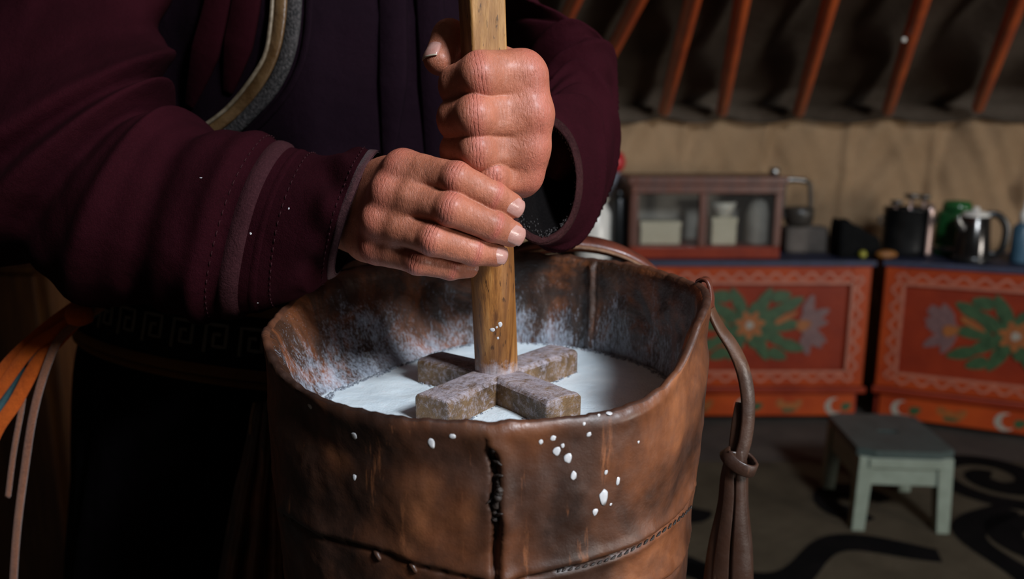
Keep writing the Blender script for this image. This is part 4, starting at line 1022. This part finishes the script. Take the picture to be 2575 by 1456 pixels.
def px(r, Y): return r * Y / FPX * 0.985

def make_hand(fingers, thumb, wrist, fore, extra, dors, h, web=.2, kb=.2, flat0=.25, kr=.82):
    """fingers: rows of (u, v, Y, radius px); dors: way the back of the hand faces"""
    FG = [[(P(u, v, Y), px(r, Y)) for u, v, Y, r in f] for f in fingers]
    TB = [(P(u, v, Y), px(r, Y)) for u, v, Y, r in thumb]
    WR = [(P(u, v, Y), px(r, Y)) for u, v, Y, r in wrist]
    FA = [(P(u, v, Y), px(r, Y)) for u, v, Y, r in fore]
    EXT = [(P(u, v, Y), px(r, Y), P(u2, v2, Y2), px(r2, Y2), k) for (u, v, Y, r), (u2, v2, Y2, r2), k in extra]
    DV = unit(dors)
    def chain(p, ch, k=0.0035):
        d = None
        for i_, ((a, ra), (b, rb_)) in enumerate(zip(ch[:-1], ch[1:])):
            flat = flat0 if i_ == 0 else min(flat0, .2)
            sd_ = unit(np.cross(b - a, DV)) * flat
            q = smin(sd_cap(p, a + sd_ * ra, b + sd_ * rb_, ra * (1.06 - flat), rb_ * (1.06 - flat)), sd_cap(p, a - sd_ * ra, b - sd_ * rb_, ra * (1.06 - flat), rb_ * (1.06 - flat)), .006)
            d = q if d is None else smin(d, q, k)
        return d
    def sdf(p):
        palm = None
        for (w_, rw), f in zip(WR, FG):
            q = sd_cap(p, w_, f[0][0], rw, f[0][1] * 0.97); palm = q if palm is None else smin(palm, q, 0.012)
        for f, g in zip(FG[:-1], FG[1:]):                                   # webs between the knuckles
            for wb, kk in ((web, .82), (0.0, .93), (-.25, .9)):
                a = f[0][0] + (f[1][0] - f[0][0]) * max(wb, 0); b = g[0][0] + (g[1][0] - g[0][0]) * max(wb, 0)
                if wb < 0: a = a - DV * .012; b = b - DV * .012
                palm = smin(palm, sd_cap(p, a, b, f[0][1] * kk, g[0][1] * kk), 0.007)
        for (a, ra), (b, rb_) in zip(FA[:-1], FA[1:]): palm = smin(palm, sd_cap(p, a, b, ra, rb_), 0.016)
        out = None
        for f in FG:
            d = chain(p, f)
            kn = f[1][0] + DV * f[1][1] * kb
            d = smin(d, sd_cap(p, kn, kn + unit(f[2][0] - f[0][0]) * .002, f[1][1] * kr, f[1][1] * kr), .004)      # knuckle
            mk_ = f[0][0] + DV * f[0][1] * 0.26
            q = smin(palm, sd_cap(p, mk_, mk_ + DV * .001, f[0][1] * .80, f[0][1] * .80), .007)
            q = smin(q, d, 0.0065)
            out = q if out is None else smin(out, q, 0.0010)
        q = smin(palm, chain(p, TB, .005), .010); out = smin(out, q, .0012)
        for a, ra, b, rb_, k in EXT: out = smin(out, sd_cap(p, a, b, ra, rb_), k)
        return out
    allp = np.array([c for f in FG for c, r in f] + [c for c, r in TB + WR + FA]); mr_ = .03
    V, Q = polygonize(sdf, allp.min(0) - mr_, allp.max(0) + mr_, h)
    # crease coordinates for the skin
    p = V.astype(np.float32); best = np.full(len(V), 9.0); at = {k: np.ones(len(V)) for k in ('pip', 'dip', 'mcp')}
    for f in FG + [TB]:
        d = None
        for (a, ra), (b, rb_) in zip(f[:-1], f[1:]):
            q = sd_cap(p, a, b, ra, rb_); d = q if d is None else np.minimum(d, q)
        m = d < best; best[m] = d[m]
        def along(i):
            pr = f[max(i - 1, 0)][0]; nx = f[min(i + 1, len(f) - 1)][0]; t = unit(nx - pr); return ((V - f[i][0]) @ t)
        for k, i in (('mcp', 0), ('pip', 1), ('dip', 2)): at[k][m] = along(min(i, len(f) - 1))[m]
    return V, Q, at, FG, TB

# right hand: fingers laid across the front of the shaft (index, middle, ring, little)
RH = make_hand(
    [[(1014, 428, .578, 46), (1148, 449, .549, 40), (1238, 493, .557, 36), (1285, 518, .566, 31)],
     [(984, 486, .574, 46), (1134, 525, .544, 42), (1240, 569, .555, 37), (1286, 588, .563, 32)],
     [(958, 556, .575, 43), (1090, 602, .547, 40), (1192, 631, .557, 35), (1246, 640, .566, 29)],
     [(948, 622, .582, 37), (1050, 656, .559, 33), (1133, 672, .566, 29), (1180, 675, .574, 22)]],
    [(940, 470, .650, 44), (1050, 455, .648, 42), (1140, 470, .640, 36), (1225, 480, .640, 31)],
    [(905, 468, .640, 46), (892, 505, .642, 48), (888, 548, .644, 48), (898, 592, .646, 44)],
    [(890, 530, .650, 78), (760, 540, .672, 92), (560, 550, .70, 105)],
    [((1000, 470, .612, 56), (935, 590, .615, 54), .02)], (-0.35, -0.9, 0.25), 0.00085, .36, .17)
# left hand: fist round the shaft above it
LH = make_hand(
    [[(1318, 193, .580, 56), (1206, 191, .560, 55), (1152, 218, .577, 49), (1196, 226, .610, 34)],
     [(1333, 288, .578, 54), (1196, 293, .556, 54), (1148, 300, .575, 50), (1186, 306, .612, 34)],
     [(1328, 372, .580, 50), (1200, 377, .558, 49), (1152, 379, .577, 46), (1190, 382, .612, 32)],
     [(1318, 438, .586, 45), (1238, 442, .565, 43), (1172, 442, .577, 38), (1200, 444, .610, 28)]],
    [(1325, 300, .655, 50), (1262, 168, .646, 46), (1131, 94, .602, 40), (1104, 152, .588, 37)],
    [(1305, 330, .668, 50), (1306, 362, .670, 50), (1308, 395, .672, 48), (1304, 425, .670, 44)],
    [(1306, 385, .680, 66), (1350, 395, .74, 76), (1430, 370, .80, 90)],
    [((1300, 195, .60, 48), (1285, 190, .635, 44), .012), ((1222, 186, .566, 50), (1308, 180, .578, 47), .006), ((1306, 452, .600, 38), (1300, 440, .650, 40), .012)], (0.15, -0.95, 0.1), 0.00085, .16, .06, .36, .80)

# the rest of the body under the robe: trunk, arms, legs, neck, head bent towards the work
BX = -0.22
def body_sdf(p):
    c = lambda *a: np.array(a)
    d = sd_cap(p, c(BX - .02, .95, .88), c(BX, .95, 1.22), .125, .13)
    d = smin(d, sd_cap(p, c(BX - .15, .96, 1.30), c(BX + .17, .96, 1.30), .07, .07), .08)
    d = smin(d, sd_cap(p, c(BX, .955, 1.33), c(BX + .01, .925, 1.48), .058, .054), .04)
    hd_ = c(BX + .012, .90, 1.575)
    q = (p - hd_.astype(np.float32)); qq = np.stack([q[:, 0] / .076, (q[:, 1] * .94 - q[:, 2] * .34) / .095, (q[:, 2] * .94 + q[:, 1] * .34) / .115], 1)
    d = smin(d, (np.sqrt((qq ** 2).sum(1)) - 1) * .078, .02)
    d = smin(d, sd_cap(p, hd_ + c(0, -.085, -.005), hd_ + c(0, -.108, -.045), .010, .016), .012)          # nose
    d = smin(d, sd_cap(p, hd_ + c(-.035, -.082, .018), hd_ + c(.035, -.082, .018), .010, .010), .012)     # brow
    d = smin(d, sd_cap(p, hd_ + c(-.022, -.094, -.078), hd_ + c(.022, -.094, -.078), .008, .008), .010)   # lips
    for s in (-1, 1):
        d = smin(d, sd_cap(p, hd_ + c(s * .08, .01, .01), hd_ + c(s * .078, 0, -.03), .012, .009), .006)  # ears
        d = smin(d, sd_cap(p, c(BX + s * .09, .97, .86), c(BX + s * .10, 1.0, .47), .085, .055), .05)
        d = smin(d, sd_cap(p, c(BX + s * .10, 1.0, .47), c(BX + s * .11, 1.02, .09), .055, .04), .03)
        d = smin(d, sd_cap(p, c(BX + s * .11, 1.03, .065), c(BX + s * .13, .90, .055), .04, .032), .03)
    for pts in ((c(BX - .16, .955, 1.31), P(210, 20, .84), P(165, 400, .735), P(560, 550, .695)), (c(BX + .13, .955, 1.29), P(1262, 40, .915), P(1410, 270, .845), P(1425, 372, .79))):
        for k_, (a_, b_) in enumerate(zip(pts[:-1], pts[1:])): d = smin(d, sd_cap(p, a_, b_, (.036, .026, .028)[k_], (.026, .028, .028)[k_]), .015)
    return d
VB_, QB_ = polygonize(body_sdf, (-.72, .62, -.02), (.34, 1.16, 1.76), 0.009)
VB_[:, 2] = np.maximum(VB_[:, 2], CAR + .002)
vs, qs, base = [], [], 0; atts = {k: [] for k in ('pip', 'dip', 'mcp', 'dors')}
for V, Q, at, dv in ((RH[0], RH[1], RH[2], (-.2, -.95, .2)), (LH[0], LH[1], LH[2], (.15, -.95, .1)), (VB_, QB_, None, None)):
    vs.append(V); qs.append(Q + base); base += len(V)
    for k in ('pip', 'dip', 'mcp'): atts[k].append(at[k] if at else np.ones(len(V)))
    atts['dors'].append(np.zeros(len(V)) if at is None else np.full(len(V), -2.0))
person = mk('person', np.concatenate(vs), np.concatenate(qs), M['skin'])
tag(person, 'person in a maroon robe gripping the churn paddle with both weathered hands', 'person')
me = person.data; nrm = np.zeros(len(me.vertices) * 3); me.vertices.foreach_get('normal', nrm); nrm = nrm.reshape(-1, 3)
dd = np.concatenate(atts['dors']); n1_, n2_ = len(RH[0]), len(LH[0])
dd[:n1_] = np.clip(0.15 + nrm[:n1_] @ unit((-.25, -.9, .3)) * 1.2, 0, 1); dd[n1_:n1_ + n2_] = np.clip(0.1 + nrm[n1_:n1_ + n2_] @ unit((.1, -1, .1)) * 1.2, 0, 1)
atts['dors'] = [dd]
for k in atts:
    a = me.attributes.new(k, 'FLOAT', 'POINT'); a.data.foreach_set('value', np.concatenate(atts[k]).astype(np.float32))
BVH_ = BVHTree.FromPolygons(np.concatenate(vs[:2]).tolist(), np.concatenate(qs[:2]).tolist())

# fingernails bedded on the fingertips
def nail(a0, a1, r, nn, s0=-1.05, s1=.88, wid=.90, lift=1.065, lat=1.09, label=None, edge=0):
    ax_ = unit(a1 - a0); nn = unit(np.asarray(nn, float) - ax_ * (np.asarray(nn, float) @ ax_)); sd = np.cross(nn, ax_)
    nu, nv = 15, 15; V = []; Fc = []; fm = []
    for i in range(nu):
        for j in range(nv):
            a = -1 + 2 * i / (nu - 1); b = -1 + 2 * j / (nv - 1)
            al = (s0 + s1) / 2 + (s1 - s0) / 2 * a * (1 - .22 * b * b * (1.0 if a > 0 else .8))
            be = b * wid * (1 - .10 * max(0, -a) ** 2 - .06 * max(0, a) ** 4)
            hh = lift * (1 - .34 * max(0, al) ** 2.2) ; rim = max(abs(a), abs(b))
            up = -.07 if (rim > .93 and a < .9) else (-.02 if a > .95 else 0)
            V.append(a1 + ax_ * al * r + nn * math.cos(be) * r * (hh + up) + sd * math.sin(be) * r * (lat + up) * (1 - .10 * max(0, al) ** 2))
    for i in range(nu - 1):
        for j in range(nv - 1):
            Fc.append((i * nv + j, (i + 1) * nv + j, (i + 1) * nv + j + 1, i * nv + j + 1)); fm.append(1 if i >= nu - 1 - edge else 0)
    o = mk('fingernail', V, Fc, [M['nail'], M['nail_edge']], person, fmat=fm)
    so = o.modifiers.new('thick', 'SOLIDIFY'); so.thickness = .0006; so.offset = -1 
    if label: o['label'] = label
for f, nn in zip(RH[3], ((.2, -.95, .16), (.2, -.95, .10), (.2, -.95, .08), (.1, -.75, .65))):
    nail(f[2][0], f[3][0], f[3][1], nn)
tb = LH[4]; nail(tb[2][0], tb[3][0], tb[3][1], (-.66, -.72, .2), s0=-.7, s1=.62, wid=.80, lift=1.09, lat=1.10, label='cracked thumbnail with a pale edge', edge=1)

# ------------------------------------------------------------------ the robe
def interp_st(st, n):
    A = np.array([np.concatenate([c, a, b]) for c, a, b in st]); q = cr(A, n); return q[:, :3], q[:, 3:6], q[:, 6:]
def rings_of(C, A, B, m, disp=None, sc=1.0):
    ph_ = np.linspace(0, 2 * math.pi, m + 1)[:-1]; R = np.zeros((len(C), m, 3))
    for i in range(len(C)):
        for j, f in enumerate(ph_):
            o_ = math.cos(f) * A[i] + math.sin(f) * B[i]; L = np.linalg.norm(o_); R[i, j] = C[i] + o_ * sc
            if disp: R[i, j] += o_ / L * disp(i / (len(C) - 1.0), f, R[i, j])
    return R
def station(top, bot, Y, dr, lean=0.0):
    a = P(top[0], top[1], Y - lean); b = P(bot[0], bot[1], Y + lean); return ((a + b) / 2, (a - b) / 2, np.array([0.0, -dr, 0.0]))
robe = None
# trunk
def trunk(z):
    cx_ = np.interp(z, [0, .6, .9, 1.15, 1.4], [-.30, -.29, -.27, BX - .01, BX]); cy_ = np.interp(z, [0, .9, 1.2, 1.4], [1.0, .965, .955, .955])
    rx_ = np.interp(z, [0.02, .5, .85, .95, 1.1, 1.25, 1.34, 1.40, 1.44], [.30, .29, .255, .235, .235, .245, .215, .12, .075])
    ry_ = np.interp(z, [0.02, .5, .85, .95, 1.1, 1.25, 1.34, 1.40, 1.44], [.19, .175, .15, .145, .15, .145, .115, .085, .07]); return cx_, cy_, rx_, ry_
def trunk_ring(z, m=120, grow=0.0, fold=0.0):
    cx_, cy_, rx_, ry_ = trunk(z); out = []
    for j in range(m):
        f = 2 * math.pi * j / m; q = 1 + fold * (noise.noise(Vector((math.cos(f) * 4.5, math.sin(f) * 4.5, z * 1.2))) + .5 * noise.noise(Vector((math.cos(f) * 9, math.sin(f) * 9, z * 3))))
        out.append((cx_ + (rx_ + grow) * q * math.cos(f), cy_ + (ry_ + grow) * q * math.sin(f), z))
    return out
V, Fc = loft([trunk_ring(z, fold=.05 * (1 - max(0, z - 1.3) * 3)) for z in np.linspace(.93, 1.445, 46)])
robe = mk('robe', V, Fc, M['robe_shaded'], person); robe['label'] = 'plum wool robe front with chest shade in its colour'
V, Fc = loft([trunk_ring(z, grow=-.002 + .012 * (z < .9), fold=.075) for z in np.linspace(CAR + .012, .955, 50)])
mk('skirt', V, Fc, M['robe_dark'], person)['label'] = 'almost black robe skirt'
BVR = bvh_of(robe)
# right sleeve (at the left of the picture)
stL = [station((952, 380), (850, 690), .640, .048, .012), station((890, 384), (806, 718), .648, .053, .01), station((815, 386), (742, 752), .657, .058), station((700, 364), (590, 792), .668, .064),
       station((570, 325), (455, 788), .678, .068), station((445, 300), (300, 754), .690, .068), station((400, 262), (110, 680), .705, .070),
       station((400, 195), (-110, 610), .725, .072), station((410, 105), (-170, 440), .76, .074), station((430, -20), (-120, 200), .82, .078), station((500, -170), (60, -60), .89, .08), station((600, -260), (330, -290), .93, .08)]
def foldL(s, f, p):
    q = .0045 * noise.noise(Vector((p[0] * 14, p[1] * 10, p[2] * 14))) + .0022 * noise.noise(Vector((p[0] * 40, p[1] * 20, p[2] * 22)))
    w_ = max(0, min(1, (s - .18) / .15))
    for k, (c0, sl, wd, am) in enumerate(((.30, .025, .018, .004), (.38, .04, .020, -.005), (.45, .055, .022, .007), (.52, .07, .022, -.008), (.58, .05, .02, .008), (.64, .02, .02, -.007), (.70, -.02, .022, .007), (.78, -.03, .025, -.006))):
        q += 1.7 * am * w_ * math.exp(-((s - c0 - sl * (math.sin(f) + .4 * math.cos(2 * f))) / wd) ** 2)
    c_ = math.exp(-((s - .10) / .05) ** 2); q += c_ * .0050 * math.sin(f * 5 + 1) + c_ * .003 * math.sin(f * 9 + s * 30)
    return q * min(1, s * 14 + .25)
C_, A_, B_ = interp_st(stL, 150)
Ro = rings_of(C_, A_, B_, 120, foldL)
axL = unit(C_[6] - C_[0])
Rin = [C_[0] + (Ro[0] - C_[0]) * .80 + axL * d for d in (.075, .05, .025)] + [C_[0] + (Ro[0] - C_[0]) * .94 + axL * .003]
V, Fc = loft(np.concatenate([np.array(Rin), Ro])); fm = [1] * 120 * 4 + [0] * 120 * 149
sl = mk('sleeve', V, Fc, [M['robe'], M['lining']], person, fmat=fm); sl['label'] = 'dark maroon sleeve with a welted seam'
def band_on(Rr, i0, i1, grow, m_, name, par, label=None):
    cs_ = Rr[i0:i1 + 1].mean(1, keepdims=True); d_ = Rr[i0:i1 + 1] - cs_; L = np.linalg.norm(d_, axis=2, keepdims=True); o_ = d_ / L
    prof = np.sin(np.linspace(0.0, math.pi, i1 - i0 + 1)) ** .4; W_ = Rr[i0:i1 + 1] + o_ * (grow * prof[:, None, None] - .0012)
    V, Fc = loft(W_); o = mk(name, V, Fc, m_, par)
    if label: o['label'] = label
    return o
band_on(Ro, 0, 7, .0026, M['hem'], 'cuff_hem', sl, 'greyish worn cuff hem')
band_on(Ro, 37, 42, .0042, M['welt'], 'sleeve_welt', sl, 'raised welt round the sleeve')
band_on(Ro, 33, 36, .0020, M['robe'], 'sleeve_welt', sl)
def stitch_ring(Rr, i, par, off=.0004):
    cs_ = Rr[i].mean(0); mb_ = MB()
    for j in range(0, 120, 2):
        a, b = Rr[i][j], Rr[i][(j + 1) % 120]; o1 = unit(a - cs_) * off; mid = (a + b) / 2
        V, Fc = sweep([a + o1, mid + o1 * 2.2, b + o1], circ(.00045, 5), up=unit(a - cs_)); mb_.add(V, Fc)
    o = mb_.build('stitching', M['welt'], par); o['kind'] = 'stuff'
stitch_ring(Ro, 9, sl); stitch_ring(Ro, 31, sl); stitch_ring(Ro, 44, sl)
BVL = bvh_of(sl)
for u, v, a, b in ((630, 587, 3, 3), (648, 762, 2, 2), (726, 524, 2, 3), (505, 447, 4, 1.5)): splat(u, v, a, b, sl, BVL)
# left sleeve (at the right of the picture)
def st3(c, a, b): return (np.asarray(c, float), np.asarray(a, float), np.asarray(b, float))
def stP(top, bot, right):
    a, b, r = P(*top), P(*bot), P(*right); c = (a + b) / 2; return (c, (a - b) / 2, r - c)
stR = [stP((1384, 304, .655), (1342, 612, .625), (1455, 492, .655)), stP((1402, 282, .672), (1362, 614, .645), (1482, 486, .672)), stP((1425, 252, .70), (1392, 610, .68), (1512, 470, .695)),
       stP((1440, 205, .745), (1425, 575, .74), (1541, 392, .745)), stP((1438, 160, .78), (1450, 510, .80), (1546, 300, .79)),
       st3(P(1432, 235, .845), (0, -.045, .055), P(1535, 215, .845) - P(1428, 235, .845)), st3(P(1385, 130, .875), (-.005, -.062, .03), (.050, 0, -.014)),
       st3(P(1302, 30, .90), (-.005, -.07, .015), (.047, 0, -.026)), st3(P(1225, -80, .92), (0, -.072, .01), (.05, 0, -.035)), st3(P(1170, -170, .94), (0, -.075, .0), (.05, 0, -.05)), st3(P(1110, -230, .95), (0, -.07, 0), (.03, 0, -.06))]
def foldR(s, f, p):
    q = .003 * noise.noise(Vector((p[0] * 13, p[1] * 13, p[2] * 13 + 7)))
    w_ = max(0, min(1, (s - .06) / .10))
    for k, (c0, sl_, wd, am) in enumerate(((.16, .06, .012, .005), (.22, .09, .014, -.004), (.28, .10, .013, .006), (.34, .10, .014, -.006), (.40, .08, .013, .006), (.46, .05, .014, -.006), (.52, .02, .014, .006), (.60, -.03, .018, -.007), (.67, -.05, .02, .006))):
        q += 1.2 * am * w_ * math.exp(-((s - c0 - sl_ * (math.cos(f - .8) + .35 * math.sin(3 * f + k))) / wd) ** 2)
    return q
C_, A_, B_ = interp_st(stR, 150)
Ro2 = rings_of(C_, A_, B_, 120, foldR); axR = unit(C_[10] - C_[0])
Rin = [C_[0] + (Ro2[0] - C_[0]) * s_ + axR * d for s_, d in ((.70, .12), (.74, .07), (.80, .04), (.86, .018), (.90, .004))] + [C_[0] + (Ro2[0] - C_[0]) * .95 - axR * .0025]
V, Fc = loft(np.concatenate([np.array(Rin), Ro2])); fm = [1] * 120 * 4 + [2] * 120 * 5 + [0] * 120 * 146
sr = mk('sleeve', V, Fc, [M['robe'], M['lining'], M['cuff_leather']], person, fmat=fm); sr['label'] = 'maroon sleeve with a wide dark cuff opening'
band_on(Ro2, 0, 8, .0022, M['cuff_leather'], 'cuff_hem', sr, 'worn leather cuff edge')
mb = MB(); rb = random.Random(8)
for q in range(320):
    j = rb.randrange(120); s_ = rb.uniform(.83, .90); p_ = C_[0] + (Ro2[0][j] - C_[0]) * s_ + axR * rb.uniform(.004, .03) * (1 - (s_ - .83) / .08) 
    mb.add(BV_ * np.array([1, 1, 1.6]) * rb.uniform(.0003, .0008) + p_, BF_)
o = mb.build('fleece_tufts', M['fur'], sr); o['kind'] = 'stuff'

# front edge of the robe: tan band, pale piping and fleece, lying on the chest
def on_robe(u, v, off):
    p, n_ = cast(BVR, u, v)
    if p is None: p = P(u, v, .82); n_ = np.array([0, -1.0, 0])
    if n_[1] > 0: n_ = -n_
    return p + n_ * off
edge = [(760, -330), (732, -240), (718, -120), (712, 0), (706, 70), (690, 140), (655, 210), (600, 275), (545, 322), (470, 370)]
ribbon('front_band', [on_robe(u, v, .006) for u, v in edge], .0022, .0060, M['gold'], robe, (-.3, -1, .1), 70, label='tan leather edging of the robe front')
ribbon('front_piping', [on_robe(u - 16 - 3 * (v < 100), v - 8 * (v > 150), .0085) for u, v in edge], .0016, .0018, M['pale_pipe'], robe, (-.3, -1, .1), 70)
ribbon('front_fleece', [on_robe(u + 30, v + 12, .003) for u, v in edge], .0035, .0070, M['fur'], robe, (-.2, -1, .1), 90, label='dark fleece lining edge')
ribbon('front_fold', [on_robe(u + 66, v + 26, .002) for u, v in edge], .0022, .0035, M['robe_shaded'], robe, (-.2, -1, .1), 70)
for u0, u1, v1 in ((628, 575, 235), (560, 480, 270), (985, 975, 420), (1075, 1080, 420)):
    ribbon('robe_fold', [on_robe(u0 + 20, -300, -.002), on_robe(u0 + 10, -140, .004), on_robe(u0, 0, .006), on_robe((u0 + u1) / 2 + 6, v1 * .5, .007), on_robe(u1, v1, .002)], .006, .014, M['robe'] if u0 < 700 else M['robe_shaded'], robe, (0, -1, 0), 40, wscale=[.2, .8, 1, 1, .3])
# flap bulging between the arm and the front edge
# ------------------------------------------------------------------ belt and hanging ribbons
def belt_pt(f, off, dz):
    z = .925 - .030 * math.cos(f) + dz; cx_, cy_, rx_, ry_ = trunk(z); return np.array([cx_ + (rx_ + off) * math.cos(f), cy_ + (ry_ + off) * math.sin(f), z])
fs = np.linspace(0, 2 * math.pi, 121)[:-1]
V, Fc = loft([[belt_pt(f, o_, d_) for f in fs] for o_, d_ in ((.010, -.042), (.024, -.040), (.026, 0), (.024, .040), (.010, .042))])
belt = mk('belt', V, Fc, M['belt'], person); belt['label'] = 'black belt with gold edges and a grey key pattern'
for d_, w_ in ((.034, .006), (-.034, .006), (-.047, .004)):
    pth = np.array([belt_pt(f, .0265 if abs(d_) < .04 else .02, d_) for f in fs])
    V, Fc = sweep(pth, rect(.0012, w_), up=np.array([unit((math.cos(f), math.sin(f), 0)) for f in fs]), closed=True); mk('belt_braid', V, Fc, M['belt_gold'], belt)
key = [(-1, -1), (-1, 1), (.7, 1), (.7, -.5), (-.3, -.5), (-.3, .35), (.25, .35)]
for i in range(12):
    f0 = math.radians(188 + i * 8.2); pts = []
    for a, b in zip(key[:-1], key[1:]):
        for t in (0, .5): pts.append((a[0] + (b[0] - a[0]) * t, a[1] + (b[1] - a[1]) * t))
    pts.append(key[-1]); ww = [belt_pt(f0 + x * .05, .0275, y * .015) for x, y in pts]
    V, Fc = sweep(ww, rect(.0008, .0019), up=(math.cos(f0), math.sin(f0), 0)); mk('key_motif', V, Fc, M['belt_grey'], belt, smooth=False)
RB = [('orange', [(330, 700, .775), (250, 738, .765), (150, 805, .755), (60, 880, .75), (0, 945, .75), (-60, 1030, .75), (-85, 1180, .755), (-90, 1400, .76)], .0075), ('orange', [(300, 730, .77), (235, 765, .758), (150, 850, .748), (90, 920, .746), (40, 1010, .745), (-10, 1085, .745), (-40, 1180, .75), (-52, 1420, .76)], .0065),
      ('orange', [(262, 745, .762), (190, 800, .75), (140, 835, .745), (80, 875, .744), (15, 960, .742), (-40, 1050, .745), (-66, 1200, .75), (-70, 1380, .755)], .0055), ('teal', [(240, 780, .77), (150, 840, .765), (70, 925, .76), (10, 1010, .76), (-40, 1090, .762), (-60, 1240, .765), (-64, 1430, .77)], .006),
      ('cord', [(260, 770, .75), (160, 840, .742), (118, 920, .74), (84, 1040, .74), (62, 1180, .742), (44, 1320, .745), (34, 1456, .75), (30, 1620, .755)], .0036), ('cord', [(200, 815, .752), (110, 860, .75), (70, 940, .75), (52, 1040, .75), (34, 1140, .752), (20, 1250, .755)], .0026)]
names = ['broad orange ribbon', 'orange ribbon', 'narrow orange ribbon', 'teal ribbon', 'long brown cord', 'short brown cord']
for (k, pts, wd), nm in zip(RB, names):
    ribbon('ribbon' if k != 'cord' else 'hanging_cord', [P(*q) for q in pts], .0010 if k != 'cord' else .0018, wd, M[k + '_cloth'] if k != 'cord' else M['cord'], belt, (.35, -.9, .3), 50, label=nm)
V, Fc = lathe([(.004, -.011), (.011, -.008), (.013, 0), (.010, .008), (.004, .011)], P(200, 790, .743), 16); mk('ribbon_knot', V, Fc, M['orange_cloth'], belt)
# hair
IV3, IF3 = ico(3); hc = np.array([BX + .012, .912, 1.588]); W_ = []
for v in IV3: W_.append(hc + v * np.array([.084, .100, .118]) * (1 + .02 * noise.noise(Vector(v) * 6)))
keep = [f for f in IF3 if np.mean([IV3[i] for i in f], 0) @ unit((0, .75, .66)) > .02]
mk('hair', W_, keep, M['hair'], person)
